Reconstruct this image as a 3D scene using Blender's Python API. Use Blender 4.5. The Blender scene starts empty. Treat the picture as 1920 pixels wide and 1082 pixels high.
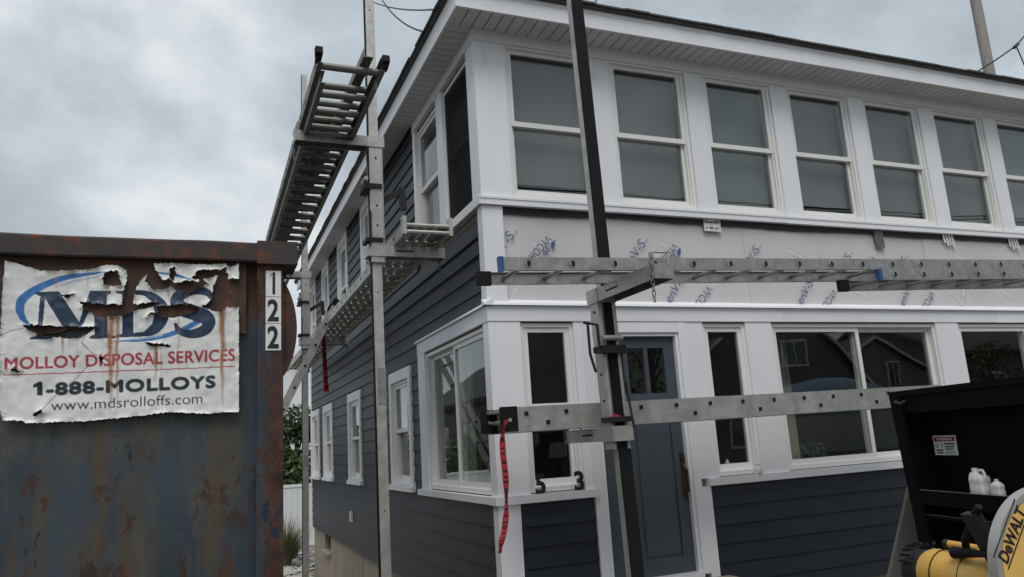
import bpy, math, random
import numpy as np
from mathutils import Vector, Matrix, noise as mnoise
random.seed(7); rng = np.random.default_rng(7)
S = bpy.context.scene
COL = S.collection
EYE = 1.65                                   # eye height; everything below is built relative to the eye and lifted at the end
rad = math.radians
# ------------------------------------------------------------------ camera
cam = bpy.data.objects.new('camera', bpy.data.cameras.new('camera')); COL.objects.link(cam)
R_ = Vector((0.92712419, -0.36973723, -0.06111566)); U_ = Vector((-0.01852651, -0.20810268, 0.97793151)); W_ = Vector((0.37429602, 0.9055317, 0.19978697))
M = Matrix((R_, U_, -W_)).transposed().to_4x4(); M.translation = (-2.135, -5.692, EYE)
cam.matrix_world = M
cam.data.sensor_width = 36; cam.data.lens = 36 * 1430.12 / 1920
cam.data.clip_start = 0.05; cam.data.clip_end = 3000
S.camera = cam
# ------------------------------------------------------------------ world: overcast sky
SUN_EL, SUN_AZ = 58, 205                     # azimuth: compass degrees from +Y towards +X
world = bpy.data.worlds.new('World'); S.world = world; world.use_nodes = True
nt = world.node_tree; nt.nodes.clear()
def N(t, ty, **k):
    n = t.nodes.new(ty)
    for a, b in k.items():
        if a.startswith('i_'):
            n.inputs[a[2:].replace('_', ' ')].default_value = b
        else: setattr(n, a, b)
    return n
def L(t, a, ao, b, bi): t.links.new(a.outputs[ao], b.inputs[bi])
sky = N(nt, 'ShaderNodeTexSky'); sky.sky_type = 'NISHITA'; sky.sun_disc = False
sky.sun_elevation = rad(SUN_EL); sky.sun_rotation = rad(SUN_AZ); sky.air_density = 1.2; sky.dust_density = 3
tc = N(nt, 'ShaderNodeTexCoord'); mp_ = N(nt, 'ShaderNodeMapping'); mp_.inputs['Scale'].default_value = (1.15, 1.0, 1.7); mp_.inputs['Location'].default_value = (3.1, 1.3, 0.4)
L(nt, tc, 'Generated', mp_, 'Vector')
n1 = N(nt, 'ShaderNodeTexNoise'); n1.inputs['Scale'].default_value = 2.1; n1.inputs['Detail'].default_value = 6; n1.inputs['Roughness'].default_value = .55; n1.inputs['Distortion'].default_value = .12
L(nt, mp_, 'Vector', n1, 'Vector')
cr = N(nt, 'ShaderNodeValToRGB'); e = cr.color_ramp.elements
e[0].position = .33; e[0].color = (1.95, 2.25, 2.5, 1)
e[1].position = .66; e[1].color = (5.2, 5.35, 5.4, 1)
em = cr.color_ramp.elements.new(.50); em.color = (3.1, 3.47, 3.75, 1)
L(nt, n1, 'Fac', cr, 'Fac')
mx = N(nt, 'ShaderNodeMix', data_type='RGBA'); mx.inputs[0].default_value = .93
nt.links.new(sky.outputs[0], mx.inputs[6]); nt.links.new(cr.outputs[0], mx.inputs[7])
bg = N(nt, 'ShaderNodeBackground'); bg.inputs['Strength'].default_value = .13
nt.links.new(mx.outputs[2], bg.inputs['Color'])
wo = N(nt, 'ShaderNodeOutputWorld'); L(nt, bg, 'Background', wo, 'Surface')
# ------------------------------------------------------------------ sun behind the cloud
sl = bpy.data.lights.new('sun', 'SUN'); sl.energy = 1.5; sl.angle = rad(34); sl.color = (1, .97, .93)
sun = bpy.data.objects.new('sun', sl); COL.objects.link(sun)
sd = Vector((math.sin(rad(SUN_AZ)) * math.cos(rad(SUN_EL)), math.cos(rad(SUN_AZ)) * math.cos(rad(SUN_EL)), math.sin(rad(SUN_EL))))
sun.rotation_euler = (-sd).to_track_quat('-Z', 'Y').to_euler(); sun.location = (0, -10, 20)
vs = S.view_settings; vs.view_transform = 'Standard'; vs.look = 'None'; vs.exposure = 0.36; vs.gamma = 1; vs.use_curve_mapping = False
S.cycles.use_denoising = True; S.cycles.max_bounces = 8; S.cycles.transparent_max_bounces = 16
S.cycles.caustics_reflective = False; S.cycles.caustics_refractive = False

# ------------------------------------------------------------------ materials
def pmat(name, col, rough=.5, metal=0., var=.12, vs_=3., rand=0., bump=0., bs=60., spec=.5, tint=None, streak=None, rough_var=0.):
    m = bpy.data.materials.new(name); m.use_nodes = True; t = m.node_tree; b = t.nodes['Principled BSDF']
    b.inputs['Roughness'].default_value = rough; b.inputs['Metallic'].default_value = metal; b.inputs['Specular IOR Level'].default_value = spec
    c = N(t, 'ShaderNodeTexCoord'); mpn = N(t, 'ShaderNodeMapping'); L(t, c, 'Object', mpn, 'Vector')
    if streak: mpn.inputs['Scale'].default_value = streak
    oi = N(t, 'ShaderNodeObjectInfo'); 
    ad = N(t, 'ShaderNodeVectorMath', operation='ADD'); sc = N(t, 'ShaderNodeMath', operation='MULTIPLY'); sc.inputs[1].default_value = 37.
    L(t, oi, 'Random', sc, 0); t.links.new(mpn.outputs[0], ad.inputs[0]); t.links.new(sc.outputs[0], ad.inputs[1])
    n = N(t, 'ShaderNodeTexNoise'); n.inputs['Scale'].default_value = vs_; n.inputs['Detail'].default_value = 6; n.inputs['Roughness'].default_value = .62
    t.links.new((ad if rand else mpn).outputs[0], n.inputs['Vector'])
    r = N(t, 'ShaderNodeMapRange'); r.inputs['From Min'].default_value = .25; r.inputs['From Max'].default_value = .75
    r.inputs['To Min'].default_value = 1 - var; r.inputs['To Max'].default_value = 1 + var; L(t, n, 'Fac', r, 'Value')
    mul = N(t, 'ShaderNodeMath', operation='MULTIPLY'); L(t, r, 'Result', mul, 0)
    rr = N(t, 'ShaderNodeMapRange'); rr.inputs['To Min'].default_value = 1 - rand; rr.inputs['To Max'].default_value = 1 + rand
    L(t, oi, 'Random', rr, 'Value'); L(t, rr, 'Result', mul, 1)
    vm = N(t, 'ShaderNodeVectorMath', operation='SCALE'); vm.inputs[0].default_value = col[:3]; t.links.new(mul.outputs[0], vm.inputs['Scale'])
    out = vm.outputs[0]
    if tint:                                  # (colour, lo, hi, scale): patches of a second colour
        n2 = N(t, 'ShaderNodeTexNoise'); n2.inputs['Scale'].default_value = tint[3]; n2.inputs['Detail'].default_value = 8; n2.inputs['Roughness'].default_value = .66
        t.links.new(mpn.outputs[0], n2.inputs['Vector'])
        r2 = N(t, 'ShaderNodeMapRange'); r2.inputs['From Min'].default_value = tint[1]; r2.inputs['From Max'].default_value = tint[2]; L(t, n2, 'Fac', r2, 'Value')
        mm = N(t, 'ShaderNodeMix', data_type='RGBA'); t.links.new(r2.outputs[0], mm.inputs[0]); t.links.new(out, mm.inputs[6]); mm.inputs[7].default_value = (*tint[0], 1); out = mm.outputs[2]
    t.links.new(out, b.inputs['Base Color'])
    if rough_var:
        r3 = N(t, 'ShaderNodeMapRange'); r3.inputs['To Min'].default_value = rough - rough_var; r3.inputs['To Max'].default_value = rough + rough_var
        L(t, n, 'Fac', r3, 'Value'); L(t, r3, 'Result', b, 'Roughness')
    if bump:
        nb = N(t, 'ShaderNodeTexNoise'); nb.inputs['Scale'].default_value = bs; nb.inputs['Detail'].default_value = 4
        t.links.new(mpn.outputs[0], nb.inputs['Vector'])
        bp = N(t, 'ShaderNodeBump'); bp.inputs['Strength'].default_value = bump; bp.inputs['Distance'].default_value = .01; L(t, nb, 'Fac', bp, 'Height'); L(t, bp, 'Normal', b, 'Normal')
    return m
def glassmat(name, tint=(.87, .89, .885), wav=.0008, boost=1.5):
    m = bpy.data.materials.new(name); m.use_nodes = True; t = m.node_tree; t.nodes.clear()
    o = N(t, 'ShaderNodeOutputMaterial'); tr = N(t, 'ShaderNodeBsdfTransparent'); tr.inputs[0].default_value = (*tint, 1)
    gl = N(t, 'ShaderNodeBsdfGlossy'); gl.inputs['Roughness'].default_value = 0.0; gl.inputs['Color'].default_value = (.95, .97, .97, 1)
    ge = N(t, 'ShaderNodeNewGeometry'); dt_ = N(t, 'ShaderNodeVectorMath', operation='DOT_PRODUCT'); L(t, ge, 'Incoming', dt_, 0); L(t, ge, 'Normal', dt_, 1)
    ab_ = N(t, 'ShaderNodeMath', operation='ABSOLUTE'); t.links.new(dt_.outputs['Value'], ab_.inputs[0])
    om_ = N(t, 'ShaderNodeMath', operation='SUBTRACT', use_clamp=True); om_.inputs[0].default_value = 1; L(t, ab_, 0, om_, 1)
    pw = N(t, 'ShaderNodeMath', operation='POWER'); pw.inputs[1].default_value = 5; L(t, om_, 0, pw, 0)
    mu = N(t, 'ShaderNodeMath', operation='MULTIPLY_ADD', use_clamp=True); mu.inputs[1].default_value = .95; mu.inputs[2].default_value = .045*boost; L(t, pw, 0, mu, 0)
    c = N(t, 'ShaderNodeTexCoord'); n = N(t, 'ShaderNodeTexNoise'); n.inputs['Scale'].default_value = 2.2; n.inputs['Detail'].default_value = 1; L(t, c, 'Object', n, 'Vector')
    bp = N(t, 'ShaderNodeBump'); bp.inputs['Strength'].default_value = 1; bp.inputs['Distance'].default_value = wav; L(t, n, 'Fac', bp, 'Height')
    L(t, bp, 'Normal', gl, 'Normal')
    mi = N(t, 'ShaderNodeMixShader'); L(t, mu, 0, mi, 0); L(t, tr, 0, mi, 1); L(t, gl, 0, mi, 2); L(t, mi, 0, o, 'Surface')
    return m
MT = {}
MT['trim'] = pmat('trim', (.775, .78, .82), .45, var=.06, vs_=1.6, rand=.03, bump=.05, bs=30, tint=((.60, .59, .585), .62, .80, 5), streak=(1, 1, .35))
MT['vinyl'] = pmat('vinyl', (.78, .78, .76), .35, var=.03, rand=.02)
MT['soffit'] = pmat('soffit', (.60, .60, .61), .5, var=.03, rand=.03)
MT['siding'] = pmat('siding', (.0150, .0193, .0290), .47, var=.16, vs_=5, rand=.13, bump=.10, bs=40, streak=(1, .25, 6), spec=.38)
MT['membrane'] = pmat('membrane', (.60, .585, .59), .42, var=.07, vs_=1.3, bump=.05, bs=25)
MT['blacktape'] = pmat('blacktape', (.011, .011, .012), .6, var=.3, vs_=8)
MT['greytape'] = pmat('greytape', (.10, .11, .115), .4, var=.3, vs_=12)
MT['whitetape'] = pmat('whitetape', (.72, .71, .72), .45, var=.15, vs_=30)
MT['blueprint'] = pmat('blueprint', (.085, .11, .235), .5, var=.1)
MT['roofing'] = pmat('roofing', (.085, .085, .083), .95, var=.35, vs_=25, bump=.5, bs=120)
MT['concrete'] = pmat('concrete', (.30, .25, .185), .9, var=.28, vs_=2.2, bump=.25, bs=30, streak=(2, 2, .6))
MT['core'] = pmat('core', (.25, .2, .14), .8)
MT['inner'] = pmat('inner', (.22, .215, .205), .7, var=.05)
MT['floorw'] = pmat('floorw', (.16, .10, .06), .5, var=.3)
MT['door'] = pmat('door', (.058, .074, .092), .42, var=.06, vs_=2, bump=.03, bs=80)
MT['bronze'] = pmat('bronze', (.10, .07, .045), .4, metal=.8, var=.3, vs_=30)
MT['alu'] = pmat('alu', (.40, .39, .37), .42, metal=.8, var=.28, vs_=14, bump=.06, bs=90, tint=((.25, .243, .225), .50, .78, 8), rough_var=.12)
MT['alulight'] = pmat('alulight', (.50, .49, .465), .46, metal=.6, var=.24, vs_=7, bump=.08, bs=50, tint=((.33, .32, .295), .50, .80, 9), rough_var=.14)
MT['aludark'] = pmat('aludark', (.20, .197, .185), .55, metal=.6, var=.2, vs_=10)
MT['rubber'] = pmat('rubber', (.008, .008, .009), .8, spec=.25, var=.3, vs_=20, bump=.1)
MT['blacksteel'] = pmat('blacksteel', (.017, .017, .018), .55, var=.5, vs_=9, spec=.35, bump=.05, bs=30)
MT['boxblack'] = pmat('boxblack', (.0024, .0024, .0025), .6, var=.5, vs_=6, spec=.14, rough_var=.12, tint=((.018, .018, .018), .66, .80, 9), streak=(1, 1, .3))
MT['hole'] = pmat('hole', (.008, .008, .008), .9)
MT['bluecap'] = pmat('bluecap', (.03, .09, .23), .45)
MT['redtape'] = pmat('redtape', (.40, .03, .05), .4, var=.15, vs_=20)
MT['glass'] = glassmat('glass'); MT['glass2'] = glassmat('glass2', (.55, .60, .60), .0012, 1.3)
MT['screen'] = pmat('screen', (.02, .02, .022), .8)
MT['weather'] = pmat('weather', (.29, .275, .25), .85, var=.3, vs_=9, bump=.3, bs=30, streak=(5, 5, .4))
MT['wire'] = pmat('wire', (.02, .02, .02), .6)
MT['ground'] = pmat('ground', (.20, .185, .16), .95, var=.35, vs_=1.2, bump=.5, bs=35, tint=((.07, .085, .04), .5, .62, .6))
MT['asphalt'] = pmat('asphalt', (.06, .06, .062), .9, var=.2, vs_=20, bump=.3, bs=90)
MT['stone'] = pmat('stone', (.34, .325, .30), .9, var=.25, vs_=6, rand=.25)
MT['bark'] = pmat('bark', (.10, .08, .06), .95, var=.3, vs_=12, bump=.4, bs=20)
MT['leaf'] = pmat('leaf', (.050, .085, .026), .6, var=.35, vs_=1.6)
MT['leaf2'] = pmat('leaf2', (.075, .11, .03), .6, var=.35, vs_=1.6)
MT['blade'] = pmat('blade', (.17, .18, .085), .7, var=.35, vs_=2.5)
MT['fence'] = pmat('fence', (.74, .76, .78), .4, var=.03)
MT['shingle'] = pmat('shingle', (.17, .17, .165), .9, var=.25, vs_=4, rand=.05, streak=(1, 1, 7))
MT['shingle2'] = pmat('shingle2', (.25, .235, .215), .9, var=.25, vs_=4, streak=(1, 1, 7))
MT['plywood'] = pmat('plywood', (.115, .11, .10), .7, var=.15, vs_=4)
MT['black'] = pmat('black', (.012, .012, .013), .5, var=.1)
MT['plate'] = pmat('plate', (.72, .73, .72), .45, var=.1, vs_=15)
MT['yellow'] = pmat('yellow', (.58, .335, .065), .5, var=.14, vs_=14, tint=((.50, .36, .17), .48, .72, 16))
MT['yellowdust'] = pmat('yellowdust', (.72, .45, .13), .55, var=.1, vs_=9)
MT['sawgrey'] = pmat('sawgrey', (.40, .40, .385), .45, metal=.35, var=.12, vs_=10)
MT['plastic'] = pmat('plastic', (.74, .74, .72), .4, var=.06, vs_=14)
MT['tarp'] = pmat('tarp', (.16, .24, .32), .35, var=.1)
MT['cushion'] = pmat('cushion', (.45, .45, .44), .9, var=.6, vs_=22, tint=((.06, .07, .09), .48, .53, 16))
MT['fabric'] = pmat('fabric', (.12, .11, .10), .9)
MT['curtain'] = pmat('curtain', (.55, .56, .53), .8)
MT['shade'] = pmat('shade', (.6, .55, .45), .8)
MT['orange'] = pmat('orange', (.42, .13, .05), .9)

def rustmat():
    m = bpy.data.materials.new('rusted_paint'); m.use_nodes = True; t = m.node_tree; b = t.nodes['Principled BSDF']
    c = N(t, 'ShaderNodeTexCoord')
    def noise(scale, det=8, ro=.65, st=(1, 1, 1), dis=0., loc=(0, 0, 0)):
        mpn = N(t, 'ShaderNodeMapping'); mpn.inputs['Scale'].default_value = st; mpn.inputs['Location'].default_value = loc; L(t, c, 'Object', mpn, 'Vector')
        n = N(t, 'ShaderNodeTexNoise'); n.inputs['Scale'].default_value = scale; n.inputs['Detail'].default_value = det; n.inputs['Roughness'].default_value = ro; n.inputs['Distortion'].default_value = dis
        t.links.new(mpn.outputs[0], n.inputs['Vector']); return n.outputs[0]
    def ramp(src, lo, hi):
        r = N(t, 'ShaderNodeMapRange', interpolation_type='SMOOTHSTEP'); r.inputs['From Min'].default_value = lo; r.inputs['From Max'].default_value = hi; t.links.new(src, r.inputs['Value']); return r.outputs[0]
    def mix(f, a, bb):
        mm = N(t, 'ShaderNodeMix', data_type='RGBA'); t.links.new(f, mm.inputs[0])
        for i, v in ((6, a), (7, bb)):
            if isinstance(v, tuple): mm.inputs[i].default_value = (*v, 1)
            else: t.links.new(v, mm.inputs[i])
        return mm.outputs[2]
    paint = mix(ramp(noise(1.6, 4, .6), .35, .65), (.017, .028, .042), (.036, .051, .068))
    paint = mix(ramp(noise(5, 8, .7, (1, 1, .28)), .46, .66), paint, (.075, .075, .064))          # faded, chalky runs
    paint = mix(ramp(noise(7, 6, .6, (1, 1, .10)), .48, .64), paint, (.070, .052, .030))          # brownish runs
    # rust grows from the welded top edge down the sheet and along the corner post (places where the paint failed)
    sep = N(t, 'ShaderNodeSeparateXYZ'); L(t, c, 'Object', sep, 0)
    def band(out, lo, hi, amt):
        r = N(t, 'ShaderNodeMapRange', interpolation_type='SMOOTHSTEP'); r.inputs['From Min'].default_value = lo; r.inputs['From Max'].default_value = hi; r.inputs['To Max'].default_value = amt
        L(t, sep, out, r, 'Value'); return r.outputs[0]
    def add(a, bb):
        n = N(t, 'ShaderNodeMath', operation='ADD'); t.links.new(a, n.inputs[0]); t.links.new(bb, n.inputs[1]); return n.outputs[0]
    rn = add(add(noise(4.2, 12, .76, (1, 1, .55), .5), band('Z', 2.02, 2.52, .17)), band('X', 1.09, 1.16, .13))
    rust = mix(ramp(noise(9, 8, .7), .35, .68), (.026, .014, .011), (.085, .032, .016))
    rust = mix(ramp(noise(22, 6, .7), .58, .72), rust, (.11, .042, .019))
    col = mix(ramp(rn, .560, .578), paint, rust)
    col = mix(ramp(noise(6.5, 11, .75, (1, 1, .7), .6, (7, 1, 3)), .595, .612), col, (.045, .022, .015))
    col = mix(ramp(noise(5.5, 11, .75, (1, 1, .5), .4, (2, 5, 9)), .60, .615), col, (.010, .017, .040))
    col = mix(ramp(noise(11, 6, .6, (1, 1, .16), .2, (4, 0, 2)), .60, .65), col, (.062, .029, .016))       # drips
    t.links.new(col, b.inputs['Base Color'])
    rg = N(t, 'ShaderNodeMapRange'); rg.inputs['To Min'].default_value = .5; rg.inputs['To Max'].default_value = .95; t.links.new(ramp(rn, .60, .70), rg.inputs['Value']); L(t, rg, 'Result', b, 'Roughness')
    bp = N(t, 'ShaderNodeBump'); bp.inputs['Strength'].default_value = .35; bp.inputs['Distance'].default_value = .006; t.links.new(noise(14, 8, .7), bp.inputs['Height']); L(t, bp, 'Normal', b, 'Normal')
    return m
MT['rust'] = rustmat()
MT['rustbrown'] = pmat('rustbrown', (.058, .034, .026), .9, var=.35, vs_=8, bump=.3, bs=30, tint=((.17, .055, .025), .52, .66, 7))
MT['rustgrey'] = pmat('rustgrey', (.050, .042, .039), .85, var=.25, vs_=9, bump=.25, bs=30, tint=((.13, .042, .022), .54, .62, 9))

# ------------------------------------------------------------------ mesh helpers
class MB:
    def __init__(s): s.v = []; s.f = []
    def quad8(s, p):                      # eight corners: bottom ring 0-3, top ring 4-7
        n = len(s.v); s.v += [tuple(q) for q in p]
        s.f += [(n+3, n+2, n+1, n), (n+4, n+5, n+6, n+7), (n, n+1, n+5, n+4), (n+1, n+2, n+6, n+5), (n+2, n+3, n+7, n+6), (n+3, n, n+4, n+7)]
        return s
    def box(s, x0, x1, y0, y1, z0, z1):
        return s.quad8([(x0,y0,z0),(x1,y0,z0),(x1,y1,z0),(x0,y1,z0),(x0,y0,z1),(x1,y0,z1),(x1,y1,z1),(x0,y1,z1)])
    def mbox(s, mp, u0, u1, o0, o1, z0, z1):
        return s.quad8([mp(u0,o0,z0),mp(u1,o0,z0),mp(u1,o1,z0),mp(u0,o1,z0),mp(u0,o0,z1),mp(u1,o0,z1),mp(u1,o1,z1),mp(u0,o1,z1)])
    def beam(s, a, b, w, h, up=(0,0,1)):
        a = Vector(a); b = Vector(b); d = (b-a).normalized(); up = Vector(up); x = d.cross(up)
        if x.length < 1e-4: x = d.cross(Vector((1,0,0)))
        x.normalize(); y = x.cross(d); x *= w/2; y *= h/2
        return s.quad8([a-x-y, a+x-y, b+x-y, b-x-y, a-x+y, a+x+y, b+x+y, b-x+y])
    def tube(s, pts, r, n=8, cap=True):
        pts = [Vector(p) for p in pts]; rings = []; rr = r if isinstance(r, (list, tuple)) else [r]*len(pts)
        ref = None
        for i, p in enumerate(pts):
            d = (pts[min(i+1, len(pts)-1)] - pts[max(i-1, 0)]).normalized()
            if ref is None: ref = d.cross(Vector((0,0,1)) if abs(d.z) < .9 else Vector((1,0,0))).normalized()
            x = (ref - d*ref.dot(d)).normalized(); ref = x; y = d.cross(x)
            k = len(s.v); s.v += [tuple(p + (x*math.cos(a)+y*math.sin(a))*rr[i]) for a in (2*math.pi*j/n for j in range(n))]; rings.append(k)
        for a, b in zip(rings, rings[1:]):
            s.f += [(a+j, a+(j+1)%n, b+(j+1)%n, b+j) for j in range(n)]
        if cap: s.f += [tuple(rings[0]+j for j in reversed(range(n))), tuple(rings[-1]+j for j in range(n))]
        return s
    def prism(s, poly, fn, h0, h1):       # 2D polygon, fn(a,b,h)->point
        n = len(s.v); k = len(poly)
        s.v += [tuple(fn(a,b,h0)) for a,b in poly] + [tuple(fn(a,b,h1)) for a,b in poly]
        s.f += [tuple(range(n+k-1, n-1, -1)), tuple(range(n+k, n+2*k))] + [(n+i, n+(i+1)%k, n+k+(i+1)%k, n+k+i) for i in range(k)]
        return s
    def build(s, name, m, parent=None, smooth=False):
        me = bpy.data.meshes.new(name); off = OFF.get(parent.name, (0,0,0)) if parent else (0,0,0)
        vv = s.v if off == (0,0,0) else [(x-off[0], y-off[1], z-off[2]) for x,y,z in s.v]
        me.from_pydata(vv, [], s.f); me.materials.append(MT[m] if isinstance(m, str) else m); me.update()
        import bmesh
        bm = bmesh.new(); bm.from_mesh(me); bmesh.ops.recalc_face_normals(bm, faces=bm.faces); bm.to_mesh(me); bm.free()
        if smooth:
            me.polygons.foreach_set('use_smooth', [True]*len(me.polygons)); me.set_sharp_from_angle(angle=rad(40))
        o = bpy.data.objects.new(name, me); COL.objects.link(o)
        if parent: o.parent = parent; OFF[o.name] = off
        return o
OFF = {}
def tag(o, label=None, cat=None, group=None, kind=None):
    for k, v in (('label', label), ('category', cat), ('group', group), ('kind', kind)):
        if v: o[k] = v
    return o
def thing(name, label, cat, loc=(0,0,0), group=None, rot=None, world_parts=True):
    o = bpy.data.objects.new(name, None); COL.objects.link(o); o.location = loc; o.empty_display_size = .1
    if rot is not None: o.rotation_mode = 'XYZ'; o.rotation_euler = rot
    OFF[o.name] = tuple(loc) if world_parts else (0,0,0)
    return tag(o, label, cat, group)
def sub(name, parent):                     # an Empty part
    o = bpy.data.objects.new(name, None); COL.objects.link(o); o.parent = parent; OFF[o.name] = OFF.get(parent.name, (0,0,0)); o.empty_display_size = .05
    return o
_fontcache = {}
def text2d(body, bold=0., width=None, height=None, spacing=1.):
    """outline triangles of a word, lower left at 0,0, scaled to width / cap height"""
    cu = bpy.data.curves.new('t', 'FONT'); cu.body = body; cu.offset = bold; cu.space_character = spacing; cu.resolution_u = 4
    ob = bpy.data.objects.new('t', cu); COL.objects.link(ob); dg = bpy.context.evaluated_depsgraph_get(); dg.update()
    me = bpy.data.meshes.new_from_object(ob.evaluated_get(dg)); me.calc_loop_triangles()
    v = np.array([(q.co.x, q.co.y) for q in me.vertices]); t = np.array([tuple(q.vertices) for q in me.loop_triangles])
    bpy.data.objects.remove(ob); bpy.data.curves.remove(cu); bpy.data.meshes.remove(me)
    x0, x1 = v[:,0].min(), v[:,0].max(); y1 = v[:,1].max(); y0 = 0.
    v[:,0] = (v[:,0]-x0)/(x1-x0)*(width or (x1-x0)); v[:,1] = (v[:,1]-y0)/(y1-y0)*(height or (y1-y0))
    return v, t
def text_obj(name, m, parent, body, fn, bold=0., width=None, height=None, spacing=1.):
    v, t = text2d(body, bold, width, height, spacing); b = MB(); b.v = [tuple(fn(a, c)) for a, c in v]; b.f = [tuple(int(i) for i in q) for q in t]
    return b.build(name, m, parent)
FR = lambda u, o, z: (u, -o, z)             # front wall: u along +X, o outwards
SD = lambda u, o, z: (-o, u, z)             # side wall: u along +Y, o outwards

# ================================================================== GROUND
def gz(x, y):
    t = min(max((y + 1.0)/9.0, 0), 1); t = t*t*(3-2*t)
    return -1.65 - .66*t
def ground():
    xs = [-900,-300,-120,-60,-30] + [ -16+1.0*i for i in range(0, 47)] + [45,70,130,300,900]
    ys = [-900,-300,-120,-60,-30] + [ -20+1.0*i for i in range(0, 61)] + [60,100,200,400,900]
    b = MB()
    for y in ys:
        for x in xs: b.v.append((x, y, gz(x, y) + (.02*mnoise.noise((x*.7, y*.7, 0)) if abs(x) < 40 and abs(y) < 40 else 0)))
    n = len(xs); b.f = [(j*n+i, j*n+i+1, (j+1)*n+i+1, (j+1)*n+i) for j in range(len(ys)-1) for i in range(n-1)]
    o = b.build('ground', 'ground', smooth=True); tag(o, kind='structure')
    r = MB().box(-300, 300, -16.5, -10.5, -1.72, -1.61).build('road', 'asphalt'); tag(r, kind='structure')
ground()

# ================================================================== THE HOUSE
HX, HY = 9.6, 10.93; ZT = 3.57
house = thing('house', 'two-storey dark blue clapboard house under renovation with white trim', 'house', (0, 0, -1.65))
def cells(mp, u0, u1, z0, z1, holes, o0, o1, b):
    us = sorted({u0, u1, *[h[k] for h in holes for k in (0,1) if u0 < h[k] < u1]}); zs = sorted({z0, z1, *[h[k] for h in holes for k in (2,3) if z0 < h[k] < z1]})
    for a, c in zip(us, us[1:]):
        run = None
        for d, e_ in zip(zs, zs[1:]):
            mu, mz = (a+c)/2, (d+e_)/2
            if any(h[0] < mu < h[1] and h[2] < mz < h[3] for h in holes):
                if run is not None: b.mbox(mp, a, c, o0, o1, run, d); run = None
            elif run is None: run = d
        if run is not None: b.mbox(mp, a, c, o0, o1, run, z1)
# openings (u0,u1,z0,z1)
UPF = [(.277+1.046*i, 1.114+1.046*i, 2.045, 3.475) for i in range(9)]
LOF = [(.266, .747, -.385, .968), (2.05, 2.527, -.385, .968), (2.829, 4.981, -.385, .968), (5.319, 7.471, -.385, .968), (7.8, 9.3, -.385, .968)]
DOOR = (.92, 1.785, -1.15, .885)
UPS = [(.21, .985, 2.05, 3.41), (1.19, 1.975, 2.05, 3.41)]
UPS2 = [(4.30, 5.06, 2.06, 3.44), (6.38, 7.14, 2.06, 3.44), (8.33, 9.02, 2.06, 3.44), (10.08, 10.78, 2.06, 3.44)]
LOS0 = (.13, 1.93, -.385, .965)
LOS = [(2.64, 3.46, -.375, .80), (5.54, 6.37, -.375, .79), (8.17, 9.03, -.375, .79), (9.79, 10.68, -.375, .79)]
b = MB(); cells(FR, 0.0, HX, -1.40, ZT+.15, UPF+LOF+[DOOR], -.15, -.032, b)
fw = b.build('front_wall', 'core', house)
b = MB(); cells(SD, .15, HY, -1.36, ZT+.15, UPS+UPS2+[LOS0]+LOS, -.15, -.032, b)
sw = b.build('side_wall', 'core', house)
MB().box(.03, HX, HY-.15, HY, -1.36, ZT+.15).box(HX-.15, HX, 0.03, HY-.15, -1.36, ZT+.15).build('rear_wall', 'siding', house)
b = MB(); 
cells(SD, 0.16, HY-.01, -2.9, -1.37, [(8.75, 9.44, -1.69, -1.37)], -.30, -.045, b)
b.box(.045, HX, .045, .30, -2.9, -1.40)
fnd = b.build('foundation', 'concrete', house)
MB().mbox(SD, 8.77, 9.42, -.2, -.12, -1.67, -1.39).build('basement_window', 'blacksteel', house)
MB().mbox(SD, 8.70, 9.49, -.05, .02, -1.73, -1.69).build('basement_sill', 'stone', fnd)
# interior
b = MB(); b.box(.16, HX-.16, .16, HY-.16, .98, 1.75); b.box(.16, HX-.16, .16, HY-.16, 3.56, 3.62); b.build('ceiling', 'inner', house)
b = MB(); b.box(.16, HX-.16, .16, HY-.16, -1.34, -1.16); b.build('floor', 'floorw', house)
b = MB(); b.box(.16, HX-.16, 3.9, 4.0, -1.15, .97); b.box(2.2, HX-.16, 3.9, 4.0, 1.76, 3.55); b.box(2.15, 2.25, 4.0, HY-.16, 1.76, 3.55); b.box(3.2, 3.3, 4.0, HY-.16, -1.15, .97); b.build('partition', 'inner', house)

# ---- clapboards, one object each
PITCH = .157; ZB = -.623
def clap(mp, wall, u0, u1, zmin, zmax, blocks, zb, seed, joint=3.66):
    rnd = random.Random(seed); k0 = math.floor((zmin - zb)/PITCH)
    z = zb + k0*PITCH; i = 0
    while z < zmax - .02:
        a, c = max(z, zmin), min(z+PITCH, zmax); z += PITCH; i += 1
        if c - a < .03: continue
        iv = [(u0, u1)]
        for bu0, bu1, bz0, bz1 in blocks:
            if min(c, bz1) - max(a, bz0) > .35*(c-a):
                nv = []
                for s0, s1 in iv:
                    if bu1 <= s0 or bu0 >= s1: nv.append((s0, s1)); continue
                    if bu0 > s0: nv.append((s0, bu0))
                    if bu1 < s1: nv.append((bu1, s1))
                iv = nv
        ph = rnd.uniform(0, joint)
        for s0, s1 in iv:
            cuts = [s0]; q = ph
            while q < s1:
                if q > s0 + .15 and q < s1 - .15: cuts.append(q)
                q += joint
            cuts.append(s1)
            for p0, p1 in zip(cuts, cuts[1:]):
                p0 += .0015; p1 -= .0015; top = min(c + .012, zmax); dz = rnd.uniform(-.0012, .0012); do = rnd.uniform(-.0012, .0018)
                MB().quad8([mp(p0,-.031,a+dz), mp(p1,-.031,a+dz), mp(p1,.004+do,a+dz), mp(p0,.004+do,a+dz), mp(p0,-.031,top), mp(p1,-.031,top), mp(p1,-.014,top), mp(p0,-.014,top)]).build('plank', 'siding', wall)
blk = [(0, 2.10, 1.955, ZT), (-.1, 2.20, -.46, 1.115)] + [(w[0]-.105, w[1]+.105, w[2]-.06, w[3]+.125) for w in LOS] + [(w[0]-.075, w[1]+.075, w[2]-.06, w[3]+.2) for w in UPS2]
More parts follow.
